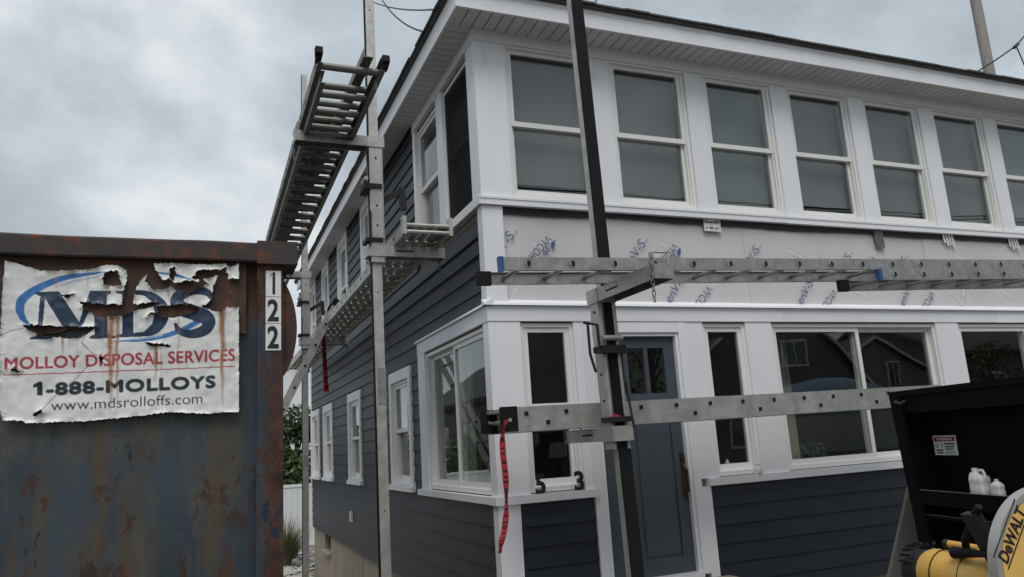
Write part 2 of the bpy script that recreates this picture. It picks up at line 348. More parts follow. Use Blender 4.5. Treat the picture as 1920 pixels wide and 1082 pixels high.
clap(SD, sw, .105, HY-.10, -1.385, ZT-.01, blk, ZB, 3)
clap(FR, fw, .172, .824, -1.39, -.457, [], -.633, 5)
clap(FR, fw, 1.955, HX-.1, -1.39, -.457, [], -.633, 6)

# ---- trim boards
def trim(mp, u0, u1, z0, z1, o1=.004, o0=-.032, m='trim', name='trim_board', parent=house):
    if u1-u0 < 4.2: return MB().mbox(mp, u0, u1, o0, o1, z0, z1).build(name, m, parent)
    q = u0; rj = random.Random(int(z0*1000)+int(o1*9000))
    while q < u1-.01:
        e_ = min(u1, q+rj.uniform(2.3, 3.66)); e_ = u1 if u1-e_ < .6 else e_
        dz = rj.uniform(-.0012, .0012); MB().mbox(mp, q, e_-.0025, o0, o1+rj.uniform(-.0008, .0008), z0+dz, z1+dz).build(name, m, parent); q = e_
# corner boards
trim(FR, -.014, .170, 1.115, 1.957, .014, -.1, name='corner_board'); trim(SD, -.012, .104, 1.1165, 1.955, .0125, -.03, name='corner_board')
trim(FR, -.014, .170, -1.42, -.457, .014, -.1, name='corner_board'); trim(SD, -.012, .104, -1.418, -.459, .0125, -.03, name='corner_board')
trim(FR, -.012, .276, 2.031, 3.458, .012, -.1, name='corner_board'); trim(SD, -.010, .209, 2.033, 3.456, .0105, -.03, name='corner_board')
trim(FR, -.012, .265, -.392, .980, .012, -.1, name='corner_board'); trim(SD, -.010, .129, -.394, .978, .0105, -.03, name='corner_board')
trim(SD, HY-.098, HY+.014, -1.38, ZT-.01, .0125, -.03, name='corner_board')
# frieze
trim(FR, -.020, HX, 3.460, ZT, .022, -.1, name='frieze_board'); trim(SD, -.018, 2.08, 3.458, ZT-.001, .0205, -.03, name='frieze_board')
trim(FR, .277, HX, 3.44, 3.4595, .002, -.03, name='frieze_board')
# pilasters between the upper windows
for i in range(8): trim(FR, 1.116+1.046*i, 1.321+1.046*i, 2.031, 3.4395, .008, name='pilaster')
# upper sill
trim(FR, -.042, HX, 1.962, 2.030, .040, -.12, name='window_sill'); trim(SD, -.036, 2.10, 1.964, 2.028, .0385, -.03, name='window_sill')
trim(FR, -.044, HX, 2.012, 2.0315, .046, .039, name='window_sill')
# belt: board and drip cap
trim(FR, -.018, HX, .982, 1.112, .018, -.1, name='belt_board'); trim(SD, -.016, 2.195, .984, 1.110, .0165, -.03, name='belt_board')
b = MB()
for mp, ue in ((FR, HX), (SD, 2.21)):
    oo = .046 if mp is FR else .0445; us = -oo
    b.quad8([mp(us,-.03,1.1105),mp(ue,-.03,1.1105),mp(ue,oo,1.1105),mp(us,oo,1.1105),mp(us,-.03,1.168),mp(ue,-.03,1.168),mp(ue,oo-.006,1.128),mp(us,oo-.006,1.128)])
b.build('drip_cap', 'trim', house)
# pilasters of the ground floor
for u0, u1 in ((.748, .826), (1.862, 2.049), (2.528, 2.828), (4.982, 5.318), (7.472, 7.799)): trim(FR, u0, u1, -.392, .9815, .009, name='pilaster')
# door casing
trim(FR, .827, .919, -1.16, .9805, .013, name='door_casing'); trim(FR, 1.786, 1.861, -1.16, .9805, .013, name='door_casing'); trim(FR, .9195, 1.7855, .886, .979, .012, name='door_casing')
trim(FR, 1.862, 1.953, -1.39, -.4575, .011, name='door_casing')
# ground floor sills
trim(FR, -.038, .850, -.455, -.393, .036, -.12, name='window_sill'); trim(FR, 1.930, HX, -.455, -.393, .036, -.12, name='window_sill'); trim(SD, -.032, 2.305, -.453, -.395, .0345, -.03, name='window_sill')
# casing of the big side window
trim(SD, 1.935, 2.195, -.392, .9835, .0125, name='window_casing')
# upper side corner pair
trim(SD, .986, 1.189, 2.033, 3.457, .006, name='pilaster'); trim(SD, 1.976, 2.085, 2.033, 3.457, .0125, name='window_casing')

def window(mp, w, kind='hung', casing=0., sill=False, zm=None, screen=False, glass='glass', head=0.):
    u0, u1, z0, z1 = w
    f = .032; b = MB(); dO, dI = -.012, -.125
    b.mbox(mp, u0+.001, u0+f, dI, dO, z0+.001, z1-.001); b.mbox(mp, u1-f, u1-.001, dI, dO, z0+.001, z1-.001)
    b.mbox(mp, u0+f, u1-f, dI, dO-.001, z1-f, z1-.001); b.mbox(mp, u0+f, u1-f, dI, dO+.003, z0+.001, z0+f+.008)
    win = b.build('window', 'vinyl', house)
    if casing:
        for (a, c, d, e_) in ((u0-casing, u0, z0-.002, z1), (u1, u1+casing, z0-.002, z1), (u0-casing, u1+casing, z1+.0005, z1+head)):
            MB().mbox(mp, a, c, -.03, .021, d, e_).build('casing', 'trim', win)
    if sill: MB().mbox(mp, u0-casing-.025, u1+casing+.025, -.12, .048, z0-.062, z0-.003).build('sill', 'trim', win)
    a0, a1, c0, c1 = u0+f, u1-f, z0+f+.008, z1-f
    st = .042
    def sash(s0, s1, t0, t1, o0, o1, bot, top):
        b = MB(); b.mbox(mp, s0, s0+st, o0, o1, t0, t1); b.mbox(mp, s1-st, s1, o0, o1, t0, t1); b.mbox(mp, s0+st, s1-st, o0, o1-.002, t0, t0+bot); b.mbox(mp, s0+st, s1-st, o0, o1-.002, t1-top, t1)
        b.build('sash', 'vinyl', win)
        om = (o0+o1)/2
        MB().mbox(mp, s0+st, s1-st, om-.003, om+.003, t0+bot, t1-top).build('pane', glass, win)
    if kind == 'hung':
        zm = zm or (c0+c1)/2
        sash(a0, a1, zm-.022, c1, -.058, -.026, .046, .042)
        sash(a0+.001, a1-.001, c0, zm+.022, -.096, -.062, .058, .042)
        for q0, q1 in ((a0+.002, a0+.016), (a1-.016, a1-.002)): MB().mbox(mp, q0, q1, -.058, -.030, c0, zm-.024).build('track', 'vinyl', win)
    else:
        um = (a0+a1)/2
        sash(a0, um+.035, c0, c1, -.062, -.028, .05, .045); sash(um-.020, a1, c0+.001, c1-.001, -.100, -.066, .05, .045)
    if screen:
        MB().mbox(mp, a0+.003, a1-.003, -.024, -.021, c0+.003, c1-.003).build('insect_screen', SCREEN, win)
    return win
def screenmat():
    m = bpy.data.materials.new('screen_mesh'); m.use_nodes = True; t = m.node_tree; t.nodes.clear(); o = N(t, 'ShaderNodeOutputMaterial'); tr = N(t, 'ShaderNodeBsdfTransparent'); df = N(t, 'ShaderNodeBsdfDiffuse'); df.inputs[0].default_value = (.03, .03, .033, 1)
    mi = N(t, 'ShaderNodeMixShader'); mi.inputs[0].default_value = .62; L(t, tr, 0, mi, 1); L(t, df, 0, mi, 2); L(t, mi, 0, o, 0); return m
SCREEN = screenmat()
for i, w in enumerate(UPF): window(FR, w, zm=2.735)
window(FR, LOF[0], zm=.285); window(FR, LOF[1], zm=.285)
for w in LOF[2:]: window(FR, w, 'slide')
window(SD, LOS0, 'slide')
window(SD, UPS[0], zm=2.73, screen=True); window(SD, UPS[1], zm=2.73)
for i, w in enumerate(UPS2): window(SD, w, casing=.075, head=.13, zm=2.73)
for w in LOS: window(SD, w, casing=.105, sill=True, head=.125, zm=.235)

# ---- door
x0, x1, z0, z1 = DOOR
b = MB(); b.mbox(FR, x0+.001, x0+.03, -.13, -.004, z0, z1-.001); b.mbox(FR, x1-.03, x1-.001, -.13, -.004, z0, z1-.001); b.mbox(FR, x0+.03, x1-.03, -.13, -.005, z1-.03, z1-.001); b.mbox(FR, x0, x1, -.14, .03, z0-.03, z0+.012)
b.build('door_frame', 'trim', house)
dl, dr, db, dt = x0+.032, x1-.032, z0+.015, z1-.033
b = MB(); holes = [(1.095+.205*i, 1.270+.205*i, .365, .755) for i in range(3)]
holes = [(1.07, 1.235, .36, .755), (1.275, 1.44, .36, .755), (1.48, 1.645, .36, .755)]
pan = [(1.07, 1.645, -1.0, .225)]
cells(FR, dl, dr, db, dt, holes+pan, -.085, -.045, b)
b.mbox(FR, 1.07, 1.645, -.08, -.062, -1.0, .225); b.mbox(FR, 1.30, 1.63, -.061, -.052, -.98, .205)
door = b.build('door', 'door', house)
for h in holes: MB().mbox(FR, h[0], h[1], -.068, -.062, h[2], h[3]).build('pane', 'glass', door)
MB().mbox(FR, 1.055, 1.66, -.044, -.025, .30, .345).build('shelf', 'door', door)
b = MB(); b.mbox(FR, 1.702, 1.742, -.044, -.036, -.56, -.16); b.tube([FR(1.722,-.036,-.50), FR(1.722,.012,-.48), FR(1.722,.015,-.30), FR(1.722,-.036,-.26)], .011, 8); b.tube([FR(1.722,-.04,-.205), FR(1.722,-.018,-.205)], .018, 10)
b.build('handle', 'bronze', door, True)
MB().box(.80, 2.02, -.95, -.04, -2.2, -1.19).build('doorstep', 'concrete', house)
# house numbers on the sill
for ch, u, w in (('5', .305, .085), ('3', .645, .085)):
    v, t = text2d(ch, .035, w, .15); bb = MB()
    for o_ in (.016, .024):
        n = len(bb.v); bb.v += [FR(u+a, o_, -.392+c) for a, c in v]; bb.f += [tuple(int(i)+n for i in q) for q in t]
    bb.build('house_number', 'black', house)

# ---- house wrap membrane with its print, flashing and tape
def sheet(u0, u1, z0, z1, o, nu, nz, fn, name, m, parent):
    b = MB()
    for j in range(nz+1):
        for i in range(nu+1):
            u = u0+(u1-u0)*i/nu; z = z0+(z1-z0)*j/nz; b.v.append(FR(u, o+fn(u, z), z))
    b.f = [(j*(nu+1)+i, j*(nu+1)+i+1, (j+1)*(nu+1)+i+1, (j+1)*(nu+1)+i) for j in range(nz) for i in range(nu)]
    return b.build(name, m, parent, True)
CREASE = []
_cr = random.Random(21)
for _k in range(46):
    _u = _cr.uniform(.3, 9.2); _z = _cr.uniform(1.2, 1.9) if _u < 3 else _cr.choice((_cr.uniform(1.18, 1.45), _cr.uniform(1.5, 1.9))); _a = _cr.choice((-.75, -.6, -.9, .5, .9, -.4)); _l = _cr.uniform(.06, .24)
    CREASE.append((_u, _z, math.cos(_a), math.sin(_a), _l, _cr.uniform(.002, .0065) * (1 if _u > 3 else .5), _cr.uniform(.007, .016), _cr.uniform(-.12, .12)))
def wr(u, z):
    h = .0035*mnoise.noise((u*.9, z*1.5, 1.)) + .0012*mnoise.noise((u*5, z*3, 2.))
    for cu_, cz_, ca_, sa_, l_, am, w_, bend in CREASE:
        du, dz_ = u-cu_, z-cz_
        if abs(du) > .3: continue
        t = du*ca_+dz_*sa_; n = -du*sa_+dz_*ca_-bend*t*t*4
        if abs(t) < l_ and abs(n) < .06: h += am*(1-(t/l_)**2)*(math.exp(-(n/w_)**2)-.5*math.exp(-((n-.02)/(w_*1.3))**2))
    return h
mem = sub('house_wrap', house)
cuts = [.170, 2.66, 3.30, 5.05, HX]
for a, c in zip(cuts, cuts[1:]):
    sheet(a, c+.05, 1.10, 1.962, -.028 + .004*(cuts.index(a) % 2), int((c-a)*95), 80, wr, 'sheet', 'membrane', mem)
b = MB(); n = 170
for i in range(n+1):
    u = .171+(HX-.18)*i/n; d = .055+.022*mnoise.noise((u*1.1, 0, 0))+.01*mnoise.noise((u*5, 3, 0))
    b.v += [FR(u, -.006, 1.962), FR(u, -.008, 1.962-d)]
b.f = [(2*i, 2*i+1, 2*i+3, 2*i+2) for i in range(n)]
b.build('flashing', 'blacktape', mem)
def ftape(u0, u1, z0, z1, m, o=.0, sk=0., name='tape', nz=4):
    b = MB()
    for j in range(nz+1):
        for i in range(5): 
            z = z0+(z1-z0)*j/nz; b.v.append(FR(u0+(u1-u0)*i/4+sk*(z1-z)+.004*math.sin(9*j+u0*20), o+.004*mnoise.noise((i*2.3, j*1.7, u0*9)), z))
    b.f = [(j*5+i, j*5+i+1, (j+1)*5+i+1, (j+1)*5+i) for j in range(nz) for i in range(4)]
    return b.build(name, m, mem)
t_ = ftape(2.20, 2.39, 1.845, 1.965, 'whitetape', .004)
for k, (a, c, z, h) in enumerate(((2.21,2.24,1.925,.022),(2.245,2.31,1.925,.014),(2.32,2.345,1.925,.026),(2.355,2.375,1.925,.022),(2.22,2.235,1.872,.012),(2.26,2.30,1.872,.014),(2.32,2.36,1.872,.01))): MB().mbox(FR, a, c, .0095, .0103, z, z+h).build('print', 'greytape', t_)
ftape(4.33, 4.45, 1.765, 1.965, 'greytape', .004, .05)
for u in (5.33, 6.38):
    for k in range(4): ftape(u+.042*k, u+.030+.042*k, 1.862-.02*(k%2)-.008*k, 1.965, 'whitetape', .005+.001*k, .12, 'tape')
ftape(5.55, 5.58, 1.17, 1.42, 'whitetape', .002, -.55, nz=6)
RT = math.sqrt(.5)
def memtext(body, u, z, ang, hgt, width=None, bold=.0):
    ca, sa = math.cos(rad(ang)), math.sin(rad(ang))
    text_obj('print', 'blueprint', mem, body, lambda a, c: FR(u+a*ca-c*sa, -.0045+wr(u+a*ca-c*sa, z+a*sa+c*ca)*.0, z+a*sa+c*ca), bold, width, hgt)
def logo(u, z):
    pts = []
    for k in range(14):
        a = 2*math.pi*k/14; pts.append((.020*math.cos(a)*(1+.1*math.sin(3*a)), .036*math.sin(a)))
    pts[3] = (.028, .052)
    MB().prism(pts, lambda a, c, h: FR(u+a*.95+c*.15, h, z+c*.95), -.006, -.0045).build('print', 'blueprint', mem)
for k, u in enumerate((.0, 1.275, 2.55, 3.70, 4.48, 5.75, 7.0)):
    dz = (0, -.015, -.02, -.05, -.055, -.08, -.02)[k]
    if k not in (2,): memtext('VYCOR', .568+u, 1.738+dz, 227, .070, .27, .004); memtext('gcp', .572+u, 1.622+dz, 227, .034, .075, .02); logo(.622+u, 1.645+dz)
    memtext('enV-S', .085+u, 1.475+dz, 50, .085, .30); memtext('TM', .285+u, 1.715+dz, 50, .022, .04)
for k, u in enumerate((2.05, 3.55, 4.9)):
    memtext('VYCOR', u+.12, 1.33, 226, .075, .30); memtext('enV-S', u-.30, 1.15, 50, .085, .28)

# ---- soffit, fascia, roof
OVF, OVS, ZS = .30, .235, 3.565
pitch = .105
proto = None
def slat(x0, x1, y0, y1):
    return MB().box(x0, x1, y0, y1, ZS+.002, ZS+.016).build('soffit_slat', 'soffit', sof)
sof = sub('soffit', house)
u = -OVS+.004
base = slat(0, pitch-.010, -OVF+.002, -.021); base.location.x = u
k = 1
while u + pitch*k < HX:
    o = base.copy(); COL.objects.link(o); o.parent = sof; o.location.x = u+pitch*k; k += 1
base2 = slat(-OVS+.002, -.019, 0, pitch-.010); base2.location.y = -.02; k = 1
while -.02 + pitch*k < HY:
    o = base2.copy(); COL.objects.link(o); o.parent = sof; o.location.y = -.02+pitch*k; k += 1
MB().box(-OVS, HX, -OVF, .2, ZS+.045, ZS+.06).box(-OVS, .2, .2, HY+.1, ZS+.045, ZS+.06).build('soffit_backing', 'black', sof)
trim(FR, -OVS-.022, HX+.2, ZS-.004, 3.735, OVF+.022, OVF, name='fascia_board'); trim(SD, -OVF+.001, HY+.2, ZS-.003, 3.734, OVS+.0215, OVS, name='fascia_board')
trim(FR, -OVS-.026, HX+.2, 3.700, 3.7365, OVF+.027, OVF+.0221, name='fascia_board'); 
b = MB(); e1, e2 = OVS+.055, OVF+.060
rise = .28
b.quad8([(-e1,-e2,3.737),(HX+.3,-e2,3.737),(HX+.3,HY+.3,3.737),(-e1,HY+.3,3.737),(-e1,-e2,3.757),(HX+.3,-e2,3.757),(HX+.3,HY+.3,3.757),(-e1,HY+.3,3.757)])
roof = b.build('roof', 'roofing', house)
b = MB(); b.v = [(-e1+.01,-e2+.01,3.7575),(HX+.3,-e2+.01,3.7575),(HX+.3,HY+.3,3.7575),(-e1+.01,HY+.3,3.7575),(4.2,4.6,4.35),(6.2,6.4,4.35)]; b.f = [(0,1,5,4),(1,2,5),(2,3,4,5),(3,0,4)]
b.build('roof_slope', 'roofing', roof)
rr = random.Random(4)
x = -e1-.01
while x < HX+.2:                                # ragged shingle tabs along the eaves
    w = rr.uniform(.14, .33); j = rr.uniform(0, .012); t0 = rr.uniform(0, .008)
    MB().quad8([(x,-e2-.018-j,3.754+t0),(x+w-.004,-e2-.018-j,3.754+t0),(x+w-.004,-e2+.30,3.775),(x,-e2+.30,3.775),(x,-e2-.018-j,3.769+t0),(x+w-.004,-e2-.018-j,3.769+t0),(x+w-.004,-e2+.30,3.788),(x,-e2+.30,3.788)]).build('shingle', 'roofing', roof); x += w
y = -e2
while y < HY+.2:
    w = rr.uniform(.14, .33); j = rr.uniform(0, .012); t0 = rr.uniform(0, .008)
    MB().quad8([(-e1-.018-j,y,3.754+t0),(-e1+.30,y,3.775),(-e1+.30,y+w-.004,3.775),(-e1-.018-j,y+w-.004,3.754+t0),(-e1-.018-j,y,3.769+t0),(-e1+.30,y,3.788),(-e1+.30,y+w-.004,3.788),(-e1-.018-j,y+w-.004,3.769+t0)]).build('shingle', 'roofing', roof); y += w
b = MB(); b.tube([(1.065,-.29,3.76),(1.075,-.30,3.83),(1.09,-.31,3.875),(1.075,-.315,3.915),(1.055,-.31,3.90)], .006, 6); b.build('wire_hook', 'blacksteel', house)
MB().mbox(SD, 6.28, 6.36, -.02, .035, -.99, -.84).build('outlet_cover', 'plastic', house)
# inside, seen through the glass
def folds(mp, u0, u1, z0, z1, o, name='curtain', m='curtain'):
    b = MB(); n = 60
    for i in range(n+1):
        u = u0+(u1-u0)*i/n; oo = o+.025*math.sin(i*1.35)+.01*math.sin(i*.5)
        b.v += [mp(u, oo, z0), mp(u, oo, z1)]
    b.f = [(2*i, 2*i+2, 2*i+3, 2*i+1) for i in range(n)]
    return b.build(name, m, house, True)
folds(SD, 1.35, 1.88, -.37, .93, -.30); folds(SD, 1.55, 1.96, 2.08, 3.36, -.26); folds(FR, 3.05, 3.35, -.36, .93, -.42, m='shade'); folds(FR, 5.4, 5.7, -.36, .93, -.35)
SH = [(.205,.205,.205),(.19,.185,.185),(.165,.19,.178),(.205,.185,.185),(.17,.168,.165),(.16,.158,.158),(.185,.19,.185),(.19,.19,.19),(.17,.175,.17)]
for i, w in enumerate(UPF):
    m_ = pmat('shade_cloth', SH[i], .85, var=.16, vs_=1.0, streak=(1.4, 1, .6))
    b = MB(); n = 24
    for q in range(n+1):
        u = w[0]+.04+(w[1]-w[0]-.08)*q/n; oo = -.175+.0022*math.sin(q*.55+i)+.001*math.sin(q*1.3+2*i)
        b.v += [FR(u, oo, w[2]+.03+(.0 if i % 3 else .16)), FR(u, oo, w[3]-.03)]
    b.f = [(2*q, 2*q+2, 2*q+3, 2*q+1) for q in range(n)]
    b.build('window_shade', m_, house, True)
MB().mbox(FR, 5.56, 5.70, -.135, -.133, 2.30, 2.64).build('paper_notice', 'plastic', house)
chair = thing('armchair', 'patterned cushion on dark armchair seen through the wide front window', 'armchair', (4.55, 1.55, -1.16))
b = MB(); b.box(4.15, 4.95, 1.2, 1.95, -1.0, -.72); b.box(4.15, 4.95, 1.85, 2.0, -.72, -.18); b.box(4.10, 4.22, 1.2, 1.95, -.72, -.5); b.box(4.88, 5.0, 1.2, 1.95, -.72, -.5); b.build('frame', 'fabric', chair)
for x_, y_ in ((4.2,1.25),(4.9,1.25),(4.2,1.9),(4.9,1.9)): MB().box(x_-.03, x_+.03, y_-.03, y_+.03, -1.157, -1.0).build('leg', 'fabric', chair)
b = MB()
for j in range(9):
    for i in range(11):
        a, c = i/5-1, j/4-1; bul = .09*(1-a*a)*(1-c*c)
        b.v.append((4.55+.33*a*(1-.06*c*c), 1.62-bul+.08*c, -.42+.22*c*(1-.06*a*a)))
b.f = [(j*11+i, j*11+i+1, (j+1)*11+i+1, (j+1)*11+i) for j in range(8) for i in range(10)]
b.build('cushion', 'cushion', chair, True)
def lathe(cx, cy, prof, n=14):
    b = MB()
    for r, z in prof: b.v += [(cx+r*math.cos(2*math.pi*k/n), cy+r*math.sin(2*math.pi*k/n), z) for k in range(n)]
    b.f = [(j*n+k, j*n+(k+1)%n, (j+1)*n+(k+1)%n, (j+1)*n+k) for j in range(len(prof)-1) for k in range(n)] + [tuple(range(n-1,-1,-1)), tuple((len(prof)-1)*n+k for k in range(n))]
    return b
MB().mbox(FR, 2.03, 2.55, -.30, -.126, -.40, -.352).build('inner_sill', 'trim', house)
for x_, h, c, l in ((2.17, .075, 'plastic', 'small pale jar on the inner sill of the narrow window'), (2.25, .05, 'shade', 'squat cream pot on the inner sill of the narrow window'), (2.31, .10, 'plastic', 'taller white bottle on the inner sill of the narrow window')):
    tag(lathe(x_, .20, [(.022,-.3515),(.024,-.345),(.024,-.352+h*.7),(.012,-.352+h*.82),(.012,-.352+h)]).build('jar', c, smooth=True), l, 'jar')
tag(lathe(2.47, -.012, [(.030,-.3925),(.034,-.385),(.034,-.335),(.024,-.322),(.026,-.318),(.026,-.302)]).build('jar', 'plastic', smooth=True), 'white lidded jar standing outside on the window sill', 'jar')
tbl = thing('side_table', 'side table with orange cloth seen behind the house numbers', 'table', (1.25, 1.55, -1.16))
MB().box(.85, 1.65, 1.25, 1.85, -.52, -.48).build('tabletop', 'floorw', tbl)
for x_, y_ in ((.9,1.3),(1.6,1.3),(.9,1.8),(1.6,1.8)): MB().box(x_-.025, x_+.025, y_-.025, y_+.025, -1.157, -.52).build('leg', 'floorw', tbl)
b = MB()
for j in range(8):
    for i in range(14): b.v.append((.9+.05*i, 1.22+.02*math.sin(i*1.3)+.045*j, -.475+ (.08*abs(mnoise.noise((i*.4,j*.5,2)))) - (.22 if j == 0 else 0)))
b.f = [(j*14+i, j*14+i+1, (j+1)*14+i+1, (j+1)*14+i) for j in range(7) for i in range(13)]; b.build('cloth', 'orange', tbl, True)
lamp = thing('table_lamp', 'small table lamp with pale shade inside the narrow window', 'lamp', (1.27, 1.6, -.475))
lathe(1.27, 1.6, [(.07,-.40),(.07,-.385),(.02,-.36),(.03,-.27),(.015,-.2),(.008,-.12)]).build('base', 'bronze', lamp, True)
lathe(1.27, 1.6, [(.10,-.16),(.07,-.01)]).build('lamp_shade', 'shade', lamp, True)

# ================================================================== DUMPSTER
DY = -2.367
dump = thing('dumpster', 'rusty blue-grey steel roll-off dumpster with torn advertising sheet and numbers', 'dumpster', (-3.0, DY, -1.65))
XL, XR, ZD = -4.25, -1.822, .905
# front sheet: slightly dented steel
b = MB(); nu, nz = 60, 60
for j in range(nz+1):
    for i in range(nu+1):
        x_ = XL+.1+(XR-.10-XL-.1)*i/nu; z_ = -1.45+(.83+1.45)*j/nz
        b.v.append((x_, DY+.018+.010*mnoise.noise((x_*1.6, z_*1.4, 3))+.004*mnoise.noise((x_*6, z_*6, 5)), z_))
b.f = [(j*(nu+1)+i, j*(nu+1)+i+1, (j+1)*(nu+1)+i+1, (j+1)*(nu+1)+i) for j in range(nz) for i in range(nu)]
b.build('end_panel', 'rust', dump, True)
MB().box(XL+.02, XR-.03, DY+.03, DY+.09, -1.45, .80).build('inner_panel', 'rustbrown', dump)
for x0_, x1_ in ((XL, XL+.105), (XR-.105, XR)): MB().box(x0_, x1_, DY-.016, DY+.10, -1.5, .811).build('corner_post', 'rust', dump)
b = MB()
for i in range(41):
    x_ = XL-.02+(XR-.105-XL+.02)*i/40; dz = .004*mnoise.noise((x_*4, 0, 0)); dy = .004*mnoise.noise((x_*3, 5, 0))
    b.v += [(x_, DY-.028+dy, .822+dz), (x_, DY-.032+dy, .828+dz), (x_, DY-.032+dy, ZD-.008+dz), (x_, DY-.026+dy, ZD+dz), (x_, DY+.10, ZD), (x_, DY+.10, .822)]
b.f = [(i*6+k, i*6+(k+1)%6, i*6+6+(k+1)%6, i*6+6+k) for i in range(40) for k in range(6)] + [(0,5,4,3,2,1), tuple(240+k for k in range(6))]
b.build('top_rail', 'rustgrey', dump)
MB().box(XR-.107, XR+.058, DY-.042, DY+.16, .812, .911).build('corner_cap', 'rustgrey', dump)
MB().box(XL-.05, XL+.10, DY-.042, DY+.16, .812, .911).build('corner_cap', 'rustgrey', dump)
# sides: bowed-out sheet on the right, ribs, top rails
b = MB(); nz, ny = 24, 30; LEN = 5.2
for j in range(nz+1):
    for i in range(ny+1):
        y_ = DY+.10+(LEN-.1)*i/ny; z_ = -1.45+(.80+1.45)*j/nz
        q = max(0, 1-((z_-.545)/.215)**2); bow = .066*q**.8*math.exp(-max(0, i-1)*.22) + .012*mnoise.noise((y_*2, z_*2, 7))
        b.v.append((XR-.016+bow, y_, z_))
b.f = [(j*(ny+1)+i, j*(ny+1)+i+1, (j+1)*(ny+1)+i+1, (j+1)*(ny+1)+i) for j in range(nz) for i in range(ny)]
b.build('side_panel', 'rustbrown', dump, True)
b = MB()
for j in range(25):
    z_ = .33+.43*j/24; q = max(0, 1-((z_-.545)/.215)**2); bow = .064*q**.8
    b.v += [(XR-.03, DY+.012, z_), (XR-.004+bow, DY+.018, z_), (XR-.004+bow, DY+.10, z_)]
b.f = [(3*j+k, 3*j+k+1, 3*j+k+4, 3*j+k+3) for j in range(24) for k in range(2)]
b.build('bent_flange', 'rustbrown', dump, True)
MB().box(XL, XL+.02, DY+.1, DY+LEN, -1.45, .80).build('side_panel', 'rust', dump)
MB().box(XL, XR-.02, DY+LEN-.03, DY+LEN, -1.45, .80).build('door_panel', 'rust', dump)
for x_ in (XL-.02, XR-.06): MB().box(x_, x_+.09, DY+.16, DY+LEN, .806, ZD-.002).build('top_rail', 'rustgrey', dump)
for k in range(6):
    y_ = DY+.7+.8*k
    MB().box(XL-.05, XL, y_, y_+.08, -1.45, .80).build('rib', 'rust', dump)
MB().box(XL, XR-.02, DY+.05, DY+LEN, -1.5, -1.45).build('floor_plate', 'rustbrown', dump)
for x_ in (-3.6, -2.5): MB().box(x_, x_+.12, DY+.1, DY+LEN, -1.649, -1.5).build('skid_rail', 'rustbrown', dump)
# number plates
for k, ch in enumerate('122'):
    zt = .786-.1145*k
    p = MB().box(-1.893, -1.831, DY-.0185, DY-.0165, zt-.112, zt).build('number_plate', 'plate', dump)
    if ch == '1':
        MB().prism([(-1.866,-.012),(-1.866,-.102),(-1.855,-.102),(-1.855,-.006),(-1.862,-.006),(-1.874,-.020),(-1.874,-.029)][::-1], lambda a, c, h: (a, h, zt+c), DY-.0195, DY-.0187).build('numeral', 'black', p); continue
    text_obj('numeral', 'black', p, ch, lambda a, c: (-1.886+a+(.006 if ch == '1' else 0), DY-.0192, zt-.101+c), .03, .030 if ch == '1' else .046, .092)

# ---- torn sign sheet: lettering is flat print stored with the sheet, the tears are real holes
ZC = [(-2.859, .841), (-1.954, .876), (-1.949, .114), (-2.817, .159)]
def SG(x, y):
    s, t = x/1496., y/1082.
    c = [np.array(q) for q in ZC]
    return ((1-s)*(1-t))[..., None]*c[0] + (s*(1-t))[..., None]*c[1] + (s*t)[..., None]*c[2] + ((1-s)*t)[..., None]*c[3]
def inpoly(px, py, poly):
    ins = np.zeros(px.shape, bool); n = len(poly)
    for i in range(n):
        x0_, y0_ = poly[i]; x1_, y1_ = poly[(i+1) % n]
        if y0_ == y1_: continue
        ins ^= ((y0_ > py) != (y1_ > py)) & (px < (x1_-x0_)*(py-y0_)/(y1_-y0_)+x0_)
    return ins
def vnoise(px, py, sc, seed):
    r_ = np.random.default_rng(seed).uniform(-1, 1, (64, 64)); x_ = px/sc; y_ = py/sc; i = np.floor(x_).astype(int); j = np.floor(y_).astype(int); f = x_-i; g = y_-j; f = f*f*(3-2*f); g = g*g*(3-2*g)
    q = lambda a, c: r_[a % 64, c % 64]
    return (q(i,j)*(1-f)+q(i+1,j)*f)*(1-g)+(q(i,j+1)*(1-f)+q(i+1,j+1)*f)*g
GX, GY = 476, 330
gx, gy = np.meshgrid(np.linspace(-8, 1424, GX), np.linspace(58, 1042, GY))
colr = np.ones((GY, GX, 3))*np.array([.70, .71, .69])
def put(mask, c, a=1.): colr[mask] = colr[mask]*(1-a) + np.array(c)*a
def stroke(pts, ws):
    d = np.full(gx.shape, 9.)
    for (a, c), (w0, w1) in zip(zip(pts, pts[1:]), zip(ws, ws[1:])):
        ax, ay = a; bx_, by_ = c; L2 = (bx_-ax)**2+(by_-ay)**2; t = np.clip(((gx-ax)*(bx_-ax)+(gy-ay)*(by_-ay))/L2, 0, 1)
        d = np.minimum(d, np.hypot(gx-ax-t*(bx_-ax), gy-ay-t*(by_-ay))/(w0+(w1-w0)*t))
    return d < 1
def curve(pts, n=10):
    P = [np.array(p, float) for p in pts]; P = [2*P[0]-P[1]]+P+[2*P[-1]-P[-2]]; out = []
    for i in range(1, len(P)-2):
        for k in range(n):
            t = k/n; a, c, d, e_ = P[i-1:i+3]; out.append(tuple(.5*(2*c+(d-a)*t+(2*a-5*c+4*d-e_)*t*t+(3*c-a-3*d+e_)*t**3)))
    return out+[tuple(P[-2])]
def scurve(pts, ws):
    q = curve(pts); return stroke(q, list(np.interp(np.linspace(0, len(pts)-1, len(q)), range(len(pts)), ws)))
